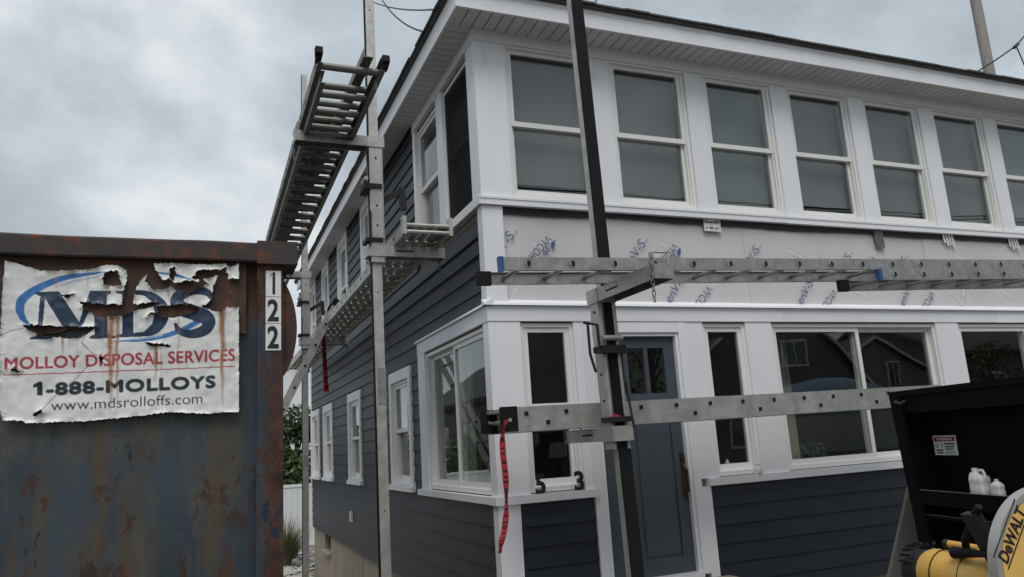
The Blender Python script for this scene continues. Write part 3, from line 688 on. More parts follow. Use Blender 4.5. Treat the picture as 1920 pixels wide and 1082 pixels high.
def word(body, x0_, x1_, yb0, yb1, cap, col_, bold=0., spacing=1.):
    v, t = text2d(body, 0., 1., 1., spacing)
    X = x0_+v[:,0]*(x1_-x0_); Y = yb0+v[:,0]*(yb1-yb0)-v[:,1]*cap
    cov = np.zeros(gx.shape)
    hx = (gx[0,1]-gx[0,0])/3; hy = (gy[1,0]-gy[0,0])/3
    for ox in (-hx, 0, hx):
        for oy in (-hy, 0, hy):
            mask = np.zeros(gx.shape, bool)
            for a, c, d in t:
                xs = X[[a,c,d]]; ys = Y[[a,c,d]]
                i0, i1 = np.searchsorted(gx[0]+ox, [xs.min(), xs.max()]); j0, j1 = np.searchsorted(gy[:,0]+oy, [ys.min(), ys.max()])
                if i1 <= i0 or j1 <= j0: continue
                qx, qy = gx[j0:j1, i0:i1]+ox, gy[j0:j1, i0:i1]+oy
                s1 = (xs[1]-xs[0])*(qy-ys[0])-(ys[1]-ys[0])*(qx-xs[0]); s2 = (xs[2]-xs[1])*(qy-ys[1])-(ys[2]-ys[1])*(qx-xs[1]); s3 = (xs[0]-xs[2])*(qy-ys[2])-(ys[0]-ys[2])*(qx-xs[2])
                mask[j0:j1, i0:i1] |= ((s1 >= 0) & (s2 >= 0) & (s3 >= 0)) | ((s1 <= 0) & (s2 <= 0) & (s3 <= 0))
            cov += mask/9.
    if bold:
        st = gx[0,1]-gx[0,0]; k = bold/st; K = int(math.ceil(k)); base = cov.copy()
        for dx in range(-K, K+1):
            for dy in range(-K, K+1):
                r_ = math.hypot(dx, dy)
                if 0 < r_ <= k+.5: cov = np.maximum(cov, np.roll(np.roll(base, dx, 1), dy, 0)*min(1, k+.5-r_ if r_ > k-.5 else 1))
    colr[:] = colr*(1-cov[..., None]) + np.array(col_)*cov[..., None]
SKYB, NAVY, RED, INK = (.035, .16, .42), (.010, .030, .072), (.40, .045, .07), (.014, .022, .032)
put(scurve([(640,150),(540,165),(420,190),(330,220)], [3,6,8,3]), (.42, .47, .62))
put(scurve([(600,136),(480,150),(330,180),(200,240),(125,305),(110,360),(130,420),(175,470)], [3,10,17,22,26,24,16,4]), SKYB)
put(scurve([(890,138),(990,152),(1060,170),(1110,188)], [4,8,8,4]), SKYB)
put(scurve([(640,556),(760,552),(900,535),(1050,490),(1150,440),(1185,425)], [2,7,12,16,16,8]), SKYB)
put(scurve([(690,548),(800,540),(930,520)], [2,5,6]), (.35, .45, .62))
put(inpoly(gx, gy, [(195,258),(325,253),(440,440),(500,252),(625,252),(625,268),(598,280),(608,515),(650,525),(650,538),(500,541),(500,527),(530,515),(522,330),(425,525),(365,500),(250,300),(232,515),(290,530),(290,542),(165,545),(165,532),(205,520),(222,285),(195,272)]), NAVY)
dm = inpoly(gx, gy, curve([(655,252),(655,252),(820,248),(900,275),(960,330),(975,390),(950,460),(890,515),(800,528),(650,532),(650,532)], 6)+[(650,520),(690,510),(690,275),(655,266)])
dm &= ~inpoly(gx, gy, [(755,275),(820,280),(870,320),(885,385),(870,450),(820,500),(755,505)]); put(dm, NAVY)
put(scurve([(1238,300),(1215,262),(1140,248),(1060,268),(1020,310),(1050,358),(1130,385),(1200,410),(1225,445),(1190,492),(1110,512),(1040,495),(1012,455)], [12,22,26,34,40,44,46,46,40,34,26,20,10]), NAVY)
word('MOLLOY DISPOSAL SERVICES', 32, 1390, 722, 670, 68, RED, 4.5, 1.03)
put(stroke([(28,755),(1395,704)], [3,3]), RED)
word('-888-MOLLOYS', 258, 1262, 870, 826, 66, INK, 7.5, 1.08)
put(inpoly(gx, gy, [(206,874),(206,822),(182,830),(182,812),(215,792),(234,792),(234,873)]), INK)
word('www.mdsrolloffs.com', 282, 1182, 962, 919, 60, INK, 1.2, 1.02)
wob = vnoise(gx, gy, 30, 1)
dirt = np.clip(vnoise(gx, gy*.3, 55, 2)*.5+vnoise(gx, gy, 18, 3)*.3, 0, 1)
colr *= (1-.16*dirt[..., None]); colr *= (1-.05*np.clip(vnoise(gx, gy, 160, 4), 0, 1)[..., None])
RUSTC = np.array([.30, .115, .035]); 
for xc, ya, yb, w, a in ((345,500,650,12,1.1),(382,510,610,7,.5),(430,500,620,9,.4),(460,520,610,7,.5),(622,395,1000,24,1.3),(660,400,985,16,1.1),(892,585,810,17,1.1),(925,585,900,8,.5),(1032,410,900,10,.5),(1312,345,985,24,1.3),(1296,345,560,14,.6),(312,125,270,20,.45),(400,130,240,10,.3),(485,118,270,10,.5),(608,215,330,12,.6),(968,245,330,14,.7),(995,120,220,8,.6),(1085,260,350,18,.6),(575,400,900,8,.3),(230,130,230,8,.2)):
    xx = xc+6*vnoise(gy*0+xc, gy, 60, 11); t = np.clip((gy-ya)/(yb-ya), 0, 1); wd = w*(1-.65*t)
    m_ = np.clip(1.25-np.abs(gx-xx)/wd, 0, 1)*((gy > ya) & (gy < yb))*(1-t**3)*a*(.75+.25*vnoise(gx, gy, 9, 12)); m_ = np.clip(m_, 0, .93)
    colr = colr*(1-m_[..., None])+RUSTC*m_[..., None]
# creases: thin dark tears
for pts in ([(450,560),(520,630),(580,655)],[(0,525),(60,492),(150,470)],[(190,1010),(300,880),(400,800),(500,690)],[(20,750),(75,700),(130,735)],[(575,650),(570,690)],[(850,240),(900,300)]):
    put(stroke(pts, [2.2]*len(pts)), (.05, .05, .05), .8)
outer = [(30,65),(100,85),(220,125),(320,130),(460,120),(540,110),(600,88),(660,95),(715,130),(790,90),(865,80),(1000,85),(1330,90),(1360,110),(1418,80),(1420,180),(1400,260),(1419,350),(1420,968),(1200,980),(975,972),(800,992),(690,1005),(500,1020),(145,1038),(130,1022),(20,1018),(-4,930),(0,600)]
holes_ = [[(705,60),(872,60),(880,120),(820,160),(770,230),(745,345),(690,345),(705,230),(722,150)],[(590,140),(660,130),(685,222),(575,215)],[(840,120),(880,115),(940,190),(975,180),(1000,205),(960,240),(880,245),(830,190)],[(975,112),(1010,108),(1012,150),(1000,190),(985,180)],
 [(980,210),(1120,190),(1210,212),(1140,245),(1080,265),(1010,245)],[(1115,175),(1160,125),(1300,128),(1330,110),(1345,180),(1400,182),(1440,180),(1440,345),(1330,350),(1300,385),(1250,372),(1180,345),(1240,312),(1252,230),(1285,158),(1170,182)],
 [(440,320),(560,335),(760,340),(900,318),(880,345),(760,372),(680,405),(560,405),(490,380)],[(900,345),(1100,335),(1165,365),(1060,400),(980,412),(860,400),(830,424),(860,393),(910,382)],[(120,455),(200,462),(400,470),(535,475),(500,505),(420,540),(230,522),(150,482)],[(815,562),(920,570),(992,588),(850,582)],[(330,276),(412,268),(368,296)],[(180,985),(235,955),(235,975),(195,990)],[(60,735),(80,715),(110,732)],[(560,650),(585,650),(572,690)],[(1180,180),(1215,205),(1190,215),(1150,200)]]
jx = gx+7*vnoise(gx, gy, 16, 21)+3*vnoise(gx, gy, 6, 22); jy = gy+6*vnoise(gx, gy, 16, 23)+3*vnoise(gx, gy, 6, 24)
ex = gx+3*vnoise(gx, gy, 14, 31); ey = gy+4*vnoise(gx, gy, 14, 33)
keep = inpoly(ex, ey, outer)
for h in holes_: keep &= ~inpoly(jx, jy, h)
dist = np.where(keep, 99., 0.)
for k in range(14):
    p = np.pad(dist, 1, constant_values=99.); dist = np.minimum(dist, np.minimum.reduce([p[:-2,1:-1], p[2:,1:-1], p[1:-1,:-2], p[1:-1,2:]])+1)
put(keep & (dist < 1.6), (.30, .28, .26), .35)
UV = SG(gx, gy)
curl = .013*np.exp(-dist/4.0)*np.clip(.55+.9*vnoise(gx, gy, 45, 41), 0, 1.4) + .004*vnoise(gx, gy, 120, 42) + .0016*vnoise(gx, gy, 40, 43)
V = np.stack([UV[..., 0], DY-.0075-.004-curl, UV[..., 1]], -1).reshape(-1, 3)
qk = keep[:-1,:-1] & keep[1:,:-1] & keep[:-1,1:] & keep[1:,1:]
jj, ii = np.nonzero(qk); F_ = np.stack([jj*GX+ii, (jj+1)*GX+ii, (jj+1)*GX+ii+1, jj*GX+ii+1], -1)
used = np.unique(F_); remap = -np.ones(GX*GY, int); remap[used] = np.arange(len(used)); F_ = remap[F_]
me = bpy.data.meshes.new('sign_sheet'); off = OFF[dump.name]
me.from_pydata((V[used]-np.array(off)).tolist(), [], F_.tolist())
ca = me.color_attributes.new('print', 'FLOAT_COLOR', 'POINT'); cc = np.ones((len(used), 4)); cc[:, :3] = np.clip(colr.reshape(-1, 3)[used], 0, 1); ca.data.foreach_set('color', cc.ravel())
me.polygons.foreach_set('use_smooth', [True]*len(me.polygons))
m = bpy.data.materials.new('printed_vinyl'); m.use_nodes = True; t = m.node_tree; bs_ = t.nodes['Principled BSDF']; at = N(t, 'ShaderNodeVertexColor'); at.layer_name = 'print'; L(t, at, 'Color', bs_, 'Base Color'); bs_.inputs['Roughness'].default_value = .42
me.materials.append(m); o = bpy.data.objects.new('sign_sheet', me); COL.objects.link(o); o.parent = dump; o['label'] = 'torn white vinyl advertising sheet with rust runs'
# bare rusty steel under the torn upper strip
b = MB(); pts = []
for k in range(60):
    x_ = -2.95+1.10*k/59; pts.append((x_, .806)); 
b = MB()
for k in range(90):
    x_ = -4.1+2.13*k/89; zl = .52+.10*mnoise.noise((x_*3, 2, 0))+.05*mnoise.noise((x_*11, 4, 0)) + (.22 if x_ < -2.86 else 0)
    b.v += [(x_, DY+.001+.002*mnoise.noise((x_*1.6, 1.1, 3)), .820), (x_, DY+.0005+.002*mnoise.noise((x_*1.6, .8, 3)), zl)]
b.f = [(2*k, 2*k+1, 2*k+3, 2*k+2) for k in range(89)]
b.build('rusted_patch', 'rustbrown', dump, True)

# ================================================================== SCAFFOLD
def pole(name, label, base, top, w=.082, face=(0,-1), group='pump jack poles', wrap=False):
    t = thing(name, label, 'scaffold pole', base, group)
    a, c = Vector(base), Vector(top); d = (c-a).normalized()
    fx = Vector((face[0], face[1], 0)); sx = Vector((-face[1], face[0], 0))
    h = w/2; b = MB()
    def ring(p): return [p+sx*i+fx*j for i, j in ((-h,-h),(h,-h),(h,h),(-h,h))]
    b.quad8(ring(a)+ring(c)); b.build('tube', 'alulight', t)
    FC = ((-h-.001,h-.012),(h+.005,h-.012),(h+.005,h+.009),(-h-.001,h+.009)) if wrap else ((-h+.006,h+.0005),(h-.004,h+.0005),(h-.004,h+.004),(-h+.006,h+.004))
    MB().quad8([a+sx*i+fx*j for i, j in FC]+[c+sx*i+fx*j for i, j in FC]).build('rubber_facing', 'rubber', t)
    k = 0; z = a.z+.35
    while z < c.z-.2:
        p = a+d*((z-a.z)/d.z); q = p-Vector((0,0,0)); r = .006
        MB().tube([q+Vector((0,-h-.001,0)), q+Vector((0,-h-.004,0))], r, 8).build('bolt_hole', 'hole', t); z += .9
    sz = a.z+2.1; p = a+d*((sz-a.z)/d.z)
    MB().quad8([p+sx*i+fx*j+Vector((0,0,zz)) for zz in (0, .30) for i, j in ((-h-.004,-h-.004),(h+.004,-h-.004),(h+.004,h-.014),(-h-.004,h-.014))]).build('splice_sleeve', 'alu', t)
    return t
pole('scaffold_pole', 'aluminium pump jack pole rising beside the side wall bay window', (-.752, .66, gz(-.75,.66)), (-.752, .745, 4.95), face=(-1,0))
pole('scaffold_pole', 'aluminium pump jack pole near the far end of the side wall', (-.745, 5.86, gz(-.75,5.8)), (-.745, 5.64, 5.84), face=(-1,0))
pole('scaffold_pole', 'black-faced aluminium pole standing in front of the blue door', (.572, -1.0, gz(.5,-1)), (.452, -1.0, 4.2), face=(0,-1), wrap=True)

def chain(parent, p, n, sw=.0, m='aludark'):
    b = MB(); x, y, z = p
    for k in range(n):
        pts = []; 
        for i in range(11):
            a = 2*math.pi*i/10; r1, r2 = .011, .022
            pts.append((x+sw*k+(r1*math.cos(a) if k % 2 else 0), y+(0 if k % 2 else r1*math.cos(a)), z-.034*k+r2*math.sin(a)))
        b.tube(pts, .0035, 5, False)
    b.build('chain', m, parent, True)
def pump_jack(label, px, py, zi, zo, out, lean=0., ou=.70, inn=.62, brace=True, detail=True):
    """zi: top of the inner (platform) arm, zo: top of the outer (bench) arm; out: unit vector away from the wall"""
    t = thing('pump_jack', label, 'pump jack', (px, py, zi-.13), 'pump jacks on the poles')
    ox, oy = out; lx, ly = -oy, ox
    def P(o_, l, z): 
        s = lean*(z-zi)
        return (px+ox*o_+lx*l+s*abs(lx)*1., py+oy*o_+ly*l, z)
    def bx(o0, o1, l0, l1, z0, z1, b=None):
        b = b or MB(); return b.quad8([P(o0,l0,z0),P(o1,l0,z0),P(o1,l1,z0),P(o0,l1,z0),P(o0,l0,z1),P(o1,l0,z1),P(o1,l1,z1),P(o0,l1,z1)])
    for s in (-1, 1):
        b = MB(); l0, l1 = (s*.044, s*.068) if s > 0 else (-.068, -.044)
        bx(-.056, .052, l0, l1, zi-.15, zo+.005, b)
        b.build('carriage_rail', 'alulight', t)
        bx(-.066, -.057, l0*1.0, l1*1.0, zi-.15, zo, MB()).build('rail_flange', 'alu', t)
    for nm, o0, o1, zt in (('outer_arm', .03, ou, zo), ('inner_arm', -inn, -.03, zi)):
        b = MB()
        for l0, l1 in ((-.072,-.064),(.064,.072)): bx(o0, o1, l0, l1, zt-.095, zt-.001, b)
        bx(o0, o1, -.064, .064, zt-.008, zt, b)
        e = (o1, o1+.006) if nm == 'outer_arm' else (o0-.006, o0)
        bx(e[0], e[1], -.07, .07, zt-.094, zt-.002, b)
        arm = b.build(nm, 'alulight' if nm == 'inner_arm' else 'alu', t)
        for l in (-.0735, .0722):
            c0 = o0+.16 if nm == 'outer_arm' else o0+.28
            bx(c0, c0+.16, l, l+.0013, zt-.052, zt-.040, MB()).build('slot', 'hole', arm)
        # collar block round the pole
        b = MB(); bx(-.082, .088, -.078, .078, zt-.098, zt+.003, b) if nm == 'inner_arm' else bx(-.084, .062, -.078, .078, zt-.098, zt+.003, b)
        b.build('collar', 'alulight', t)
        # end upright loop
        eo = o1-.015 if nm == 'outer_arm' else o0+.015
        b = MB(); b.tube([P(eo,-.055,zt-.06), P(eo,-.055,zt+.075), P(eo,.055,zt+.075), P(eo,.055,zt-.06)], .007, 6); b.build('end_loop', 'alu', arm)
        q = P(eo+(.012 if nm == 'outer_arm' else -.012), -.08, zt+.05); chain(arm, q, 9 if nm == 'outer_arm' else 7)
    if detail:
        zc = zi+.56
        bx(-.05, .105, -.088, .088, zc-.045, zc-.005).build('jaw', 'blacksteel', t)
        bx(.05, .11, -.12, .12, zc-.062, zc-.045).build('jaw_plate', 'blacksteel', t)
        MB().tube([P(.085,-.075,zc+.045), P(.085,.075,zc+.045)], .020, 10).build('roller', 'alulight', t, True)
        MB().tube([P(.06,-.095,zc-.05), P(.06,-.095,zc+.14), P(.06,-.19,zc+.155), P(.06,-.20,zc+.155)], .011, 6).build('crank', 'blacksteel', t, True)
        MB().tube([P(-.02,-.10,zc-.18), P(-.03,-.125,zc-.05), P(-.03,-.12,zc+.16)], .010, 6).build('lever', 'blacksteel', t, True)
        MB().tube([P(.055,.085,zi+.30), P(.06,.10,zi+.05), P(.07,.10,zi-.02)], .008, 6).build('release_rod', 'blacksteel', t, True)
        bx(-.05, .10, -.085, .085, zi+.03, zi+.065).build('lower_jaw', 'blacksteel', t)
        for s in (-1, 1):
            for kz in (.18, .36, .80): MB().tube([P(-.005, s*.068, zi+kz), P(-.005, s*.075, zi+kz)], .009, 8).build('bolt', 'blacksteel', t)
    if brace:
        zb = zi+.46
        b = MB(); b.beam(P(-.05, -.02, zb-.04), P(-.25, -.02, zb+.08), .045, .05); b.beam(P(-.25, -.02, zb+.11), P(-.265, -.02, zb-.10), .05, .055); b.build('brace', 'blacksteel', t)
    return t
pump_jack('pump jack bracket on the pole beside the bay window, rod raised', -.752, .70, 1.755, 2.755, (-1, 0), ou=.68, inn=.60)
pump_jack('pump jack bracket on the pole near the far end of the side wall', -.745, 5.72, 1.70, 2.70, (-1, 0), ou=.68, inn=.62)
pj = pump_jack('pump jack on the black-faced pole in front of the door', .515, -1.0, .075, 1.035, (0, -1), lean=-.0275, ou=.80, inn=.66, brace=False)
# red ribbon wrapped on that pole
b = MB()
for k in range(15):
    a = k/14*math.pi*1.5-2.6; r_ = .075+.008*math.sin(k*2.1)
    b.v += [(.518+r_*1.0*math.cos(a), -1.0+r_*math.sin(a), .150+.01*math.sin(k*1.3)), (.518+r_*math.cos(a), -1.003+r_*math.sin(a), .112+.012*math.sin(k*1.9))]
b.f = [(2*k, 2*k+1, 2*k+3, 2*k+2) for k in range(14)]
tag(b.build('ribbon', 'redtape', smooth=True), 'short red plastic ribbon tied round the black-faced pole', 'ribbon')

def ladder(name, label, origin, ang_z, tilt, L_, width, n0=.12, rail=(.028, .082), m='alu', fly=None, caps=('bluecap','bluecap'), feet=False, group=None, rot=None, dark=True, roll=0., rungk=1.):
    """lies along local +x, near rail at y=0, far rail at y=+width"""
    t = thing(name, label, 'ladder', origin, group, rot or (roll, -tilt, ang_z), world_parts=False)
    def section(x0, x1, y0, y1, z0, first, cap):
        rs = rungk
        rw, rh = rail
        for yy, s in ((y0, 1), (y1, -1)):
            b = MB(); b.box(x0, x1, yy-s*.003 if s > 0 else yy-.003, yy+.003, z0-rh/2, z0+rh/2)
            ya, yb = (yy, yy+rw) if s > 0 else (yy-rw, yy)
            b.box(x0, x1, ya, yb, z0+rh/2-.004, z0+rh/2); b.box(x0, x1, ya, yb, z0-rh/2, z0-rh/2+.004)
            r = b.build('rail', m, t)
            if cap:
                MB().box(x0-.012, x0+(.018 if s > 0 else .085), ya-.006, yb+.006, z0-rh/2-.005, z0+rh/2+.005).build('end_cap', cap if s > 0 else 'rubber', t)
        x = x0+first
        while x < x1-.05:
            b = MB(); pr = [(rs*.016*math.cos(a), rs*(.014*math.sin(a) if math.sin(a) < .5 else .010)) for a in (2*math.pi*k/10 for k in range(10))]
            b.prism(pr, lambda a, c, h: (x+a, h, z0+c), y0+.004, y1-.004)
            b.prism([(.025*math.cos(2*math.pi*k/12), .025*math.sin(2*math.pi*k/12)) for k in range(12)], lambda a, c, h: (x+a, h, z0+c), y0-.0075, y0-.0035)
            b.prism([(.025*math.cos(2*math.pi*k/12), .025*math.sin(2*math.pi*k/12)) for k in range(12)], lambda a, c, h: (x+a, h, z0+c), y1+.0035, y1+.0075)
            rg = b.build('rung', m, t)
            if dark:
                hp = [(.017*math.cos(a) if math.cos(a) > -.5 else -.008, .020*math.sin(a)) for a in (2*math.pi*k/10 for k in range(10))]
                MB().prism(hp, lambda a, c, h: (x+a, h, z0+c), y0-.0090, y0-.0074).build('rung_bore', 'hole', rg)
            x += .305
    section(0, L_, 0, width, 0, n0, caps[0])
    if fly:
        section(fly[0], fly[1], fly[2], width+fly[3], fly[4], fly[5], caps[1])
    if feet:
        for yy in (0, width):
            b = MB(); b.box(-.03, .05, yy-.020, yy+.020, -.035, .04); b.quad8([(-.055,yy-.026,.0),(-.005,yy-.026,-.015),(-.005,yy+.026,-.015),(-.055,yy+.026,.0),(-.045,yy-.026,.055),(.02,yy-.026,.062),(.02,yy+.026,.062),(-.045,yy+.026,.055)])
            b.build('foot', 'rubber', t)
    return t
# bench ladder along the front
ladder('extension_ladder', 'long aluminium extension ladder lying level in front of the house wrap', (-.465, -1.5, 1.078), 0, .030, 5.6, .43, n0=.180, fly=(3.07, 5.7, -.02, -.03, -.085, .145))
tag(MB().box(-.452, -.37, -1.095, -1.052, 1.030, 1.120).build('rubber_shoe', 'rubber'), 'black rubber shoe on the ladder end by the corner board', 'rubber shoe') if False else None
# bench ladder along the side wall
ladder('extension_ladder', 'aluminium extension ladder resting flat on the side wall brackets, feet out', (-.905, -.50, 2.848), rad(90), -.012, 4.9, .49, n0=.14, m='aludark', fly=(.16, 6.9, .035, -.035, -.075, .28), caps=(None, None), feet=True, dark=False, rungk=1.9, rail=(.034, .10))
# leaning ladder
def leaning():
    A, B = Vector((-2.50, 4.45, gz(-2.5,4.4))), Vector((-.50, 4.45, 1.97)); d = (B-A); ang = math.atan2(d.z, d.x)
    t = thing('leaning_ladder', 'aluminium ladder leaning up against the side platform', 'ladder', A, None, (0, -ang, 0), world_parts=False); Ln = d.length
    for y in (0, .40):
        MB().box(0, Ln, y-.012, y+.012, -.04, .04).build('rail', 'alulight', t)
        MB().box(Ln-.02, Ln+.07, y-.03, y+.03, -.055, .055).build('end_cap', 'rubber', t)
    x = .25
    while x < Ln-.1:
        MB().tube([(x, -.016, 0), (x, .41, 0)], .015, 8).build('rung', 'alu', t, True); MB().tube([(x, -.0165, 0), (x, -.019, 0)], .017, 8).build('rung_end', 'hole', t); x += .305
leaning()
def stage(name, label, origin, rz, L_, width, rh, m, tilt=0., sq=None, cap=None, slats=5, endr=True):
    t = thing(name, label, 'scaffold plank', origin, 'aluminium work planks', (0, -tilt, rz), world_parts=False)
    for yy, s in ((0, 1), (width, -1)):
        b = MB(); b.box(0, L_, yy-.003, yy+.003, 0, rh); ya, yb = (yy, yy+.03) if s > 0 else (yy-.03, yy)
        b.box(0, L_, ya, yb, rh-.005, rh); b.box(0, L_, ya, yb, 0, .005); b.build('side_rail', m, t)
        if cap: MB().box(-.015, .10, min(ya, yb)-.008, max(ya, yb)+.008, .008, rh+.006).build('end_cap', cap, t); MB().tube([(.04, (ya if s > 0 else ya)-.007, rh*.5), (.04, (ya if s > 0 else ya)-.016, rh*.5)], .013, 10).build('end_bolt', 'alulight', t)
    x = .06
    while x < L_-.03:
        MB().tube([(x, .004, rh*.45), (x, width-.004, rh*.45)], .016, 8).build('rung', m, t, True); x += .305
    for k in range(slats):
        w = (width-.06)/slats; y = .03+w*k
        MB().box(.02, L_, y+.008, y+w-.008, rh-.028, rh-.002).build('deck_slat', m, t)
    if endr: 
        for z in (rh*.25, rh*.8): MB().tube([(-.012, .004, z), (-.012, width-.004, z)], .017, 8).build('end_rung', m, t, True)
        for y in (0, width): MB().box(-.04, .03, y-.016, y+.016, 0, rh+.05).build('end_post', m, t)
    if sq:
        for x, z in sq: 
            MB().box(x-.021, x+.021, -.0062, -.0032, z-.021, z+.021).build('socket', 'alulight', t); MB().box(x-.015, x+.015, -.0082, -.0061, z-.015, z+.015).build('socket_hole', 'hole', t)
    return t
sq = [(.166+.305*k, .122) for k in range(13)] + [(.325+.61*k, .056) for k in range(7)]
stage('work_plank', 'aluminium work plank with black end caps passing in front of the door', (-.232, -.80, .077), 0, 4.15, .43, .170, 'alulight', tilt=.009, sq=sq, cap='rubber', slats=4, endr=False)
t = stage('work_plank', 'aluminium work plank on brackets along the side wall', (-.205, .28, 1.757), rad(90), 9.6, .40, .105, 'alulight', tilt=-.009, slats=4)
for k in range(26): MB().box(.35+.305*k-.012, .35+.305*k+.012, .4032, .4055, .05, .08).build('rail_mark', 'hole', t)
# aluminium angle lying on the bench ladder
ab = thing('angle_bar', 'grey metal angle strip lying on the ladder beside the pole', 'metal strip', (-1.02, -.42, 2.90), None, (0, 0, rad(91)), world_parts=False)
MB().box(-.05, 3.1, -.035, .04, .01, .015).box(-.05, 3.1, .035, .04, .015, .07).build('strip', 'aludark', ab)

wb = thing('walk_board', 'dark weathered board lying on the flat side ladder', 'board', (-1.0, .62, 2.905), 'boards', (0, .012, rad(90)), world_parts=False)
for k in range(2): MB().box(.02*k, 5.6, .10+.13*k, .22+.13*k, .012, .048).build('plank', 'plywood', wb)
# hazard ribbons
def ribbon(label, pts, w, marks, wdir=(1,0,0), twk=.7):
    t = thing('ribbon', label, 'ribbon', pts[0]); b = MB(); P = [Vector(p) for p in curve(pts, 8)]; n = len(P); wd = Vector(wdir); fr = []
    for i, p in enumerate(P):
        tw = twk*math.sin(i*.22+.4); d = (wd*math.cos(tw)+Vector((0,1,0) if wdir[0] else (1,0,0))*math.sin(tw))*w/2*(1 if i < n-3 else 1.15)
        b.v += [tuple(p-d), tuple(p+d)]; fr.append((p, d))
    b.f = [(2*i, 2*i+1, 2*i+3, 2*i+2) for i in range(n-1)]
    b.build('strip', 'redtape', t, True)
    rd = random.Random(3)
    i = 5
    while i < n-2:
        p, d = fr[i]; p2, d2 = fr[i+1]; k = rd.uniform(.45, .85); e = Vector((0,-.0025,0)) if wdir[0] else Vector((-.0025,0,0))
        if marks:
            b = MB(); q = [p-d*k+e, p+d*k+e, p2+d2*k+e, p2-d2*k+e]; q = [q[0], q[1], q[1]+(q[2]-q[1])*.75, q[0]+(q[3]-q[0])*.75]
            b.v = [tuple(v) for v in q]; b.f = [(0,1,2,3)]; b.build('mark', 'black', t)
        i += rd.choice((1,2,2,3))
    return t
tr_ = ribbon('long red hazard ribbon hanging from the plank end by the house corner', [(-.225,-.835,.165),(-.262,-.84,.075),(-.268,-.84,-.05),(-.262,-.845,-.2),(-.262,-.84,-.33),(-.272,-.84,-.45),(-.292,-.84,-.55),(-.315,-.84,-.62),(-.330,-.84,-.685)], .043, True)
ribbon('red hazard ribbon hanging below the far side platform', [(-.56,5.22,1.70),(-.56,5.15,1.5),(-.555,5.10,1.2),(-.55,5.03,.86)], .10, True, (.7,.7,0), .25)

# ================================================================== BLACK TOOL BOX, RIGHT
bd = Vector((0.2408, 0.9706, 0)); bn = Vector((0.9706, -0.2408, 0)); bP = Vector((1.386, -2.543, .154))
tb = thing('tool_cabinet', 'tall black steel tool cabinet with an open shelf recess', 'cabinet', tuple(bP - Vector((0,0,bP.z+1.65))), None, None)
def BX(a, n_, z): p = bP - bd*a + bn*n_; return (p.x, p.y, z)        # a towards the street, n_ into the cabinet
def cb(name, a0, a1, n0, n1, z0, z1, m='boxblack', parent=None, sl=0.):
    return MB().quad8([BX(a0+sl,n0,z0),BX(a1+sl,n0,z0),BX(a1+sl,n1,z0),BX(a0+sl,n1,z0),BX(a0,n0,z1),BX(a1,n0,z1),BX(a1,n1,z1),BX(a0,n1,z1)]).build(name, m, parent or tb)
LB = 2.3
cb('top_panel', -.01, LB, -.012, .70, .124, .154); cb('header', 0, LB, 0, .05, .035, .1235)
cb('end_panel', .010, .062, .001, .70, -1.45, .0345, sl=.112); cb('end_post', -.012, .075, -.014, .0, -1.45, .150, sl=.12)
cb('back_panel', .056, LB, .125, .15, -1.45, .1225); cb('rear_panel', 0.056, LB, .68, .70, -1.45, .123)
cb('shelf', .075, LB, .004, .124, -.391, -.371); cb('worn_edge', .10, LB, -.0105, .004, -.3635, -.3615, 'alu'); cb('shelf_lip', .076, LB, -.010, .003, -.436, -.364)
cb('rail', .076, LB, -.002, .015, -.501, -.486); cb('worn_edge', .09, LB, -.0025, .004, -.4855, -.484, 'aludark'); cb('bottom_panel', .056, LB, .0, .68, -1.45, -1.40)
cb('end_panel', LB, LB+.04, 0, .70, -1.45, .123)
for a in (.05, LB-.1):
    for n_ in (.05, .6): cb('leg', a, a+.06, n_, n_+.06, -1.648, -1.452)
MB().tube([BX(.045,-.02,.095), BX(.07,-.035,.098), BX(.11,-.035,.085), BX(.13,-.018,.098)], .008, 6).build('latch', 'bronze', tb, True)
wl = cb('warning_label', .105, .278, .1225, .1245, -.193, -.093, 'plate')
cb('print', .113, .270, .1215, .1224, -.123, -.099, pmat('labelred', (.22, .02, .03), .5), wl)
for a0, a1, z0, z1 in ((.185,.265,-.293,-.285),(.19,.262,-.305,-.299),(.19,.262,-.313,-.309),(.19,.245,-.320,-.316),(.12,.172,-.325,-.318),(.125,.172,-.338,-.331),(.19,.265,-.330,-.328),(.19,.265,-.336,-.334),(.19,.250,-.342,-.340),(.165,.169,-.312,-.285),(.118,.120,-.312,-.285),(.13,.148,-.289,-.287),(.128,.134,-.31,-.292)):
    cb('print', a0, a1, .1217, .1224, z0+.154, z1+.154, 'black', wl)
text_obj('print', 'plate', wl, 'WARNING', lambda a, c: BX(.135+a, .1208, -.117+c), .02, .115, .013)
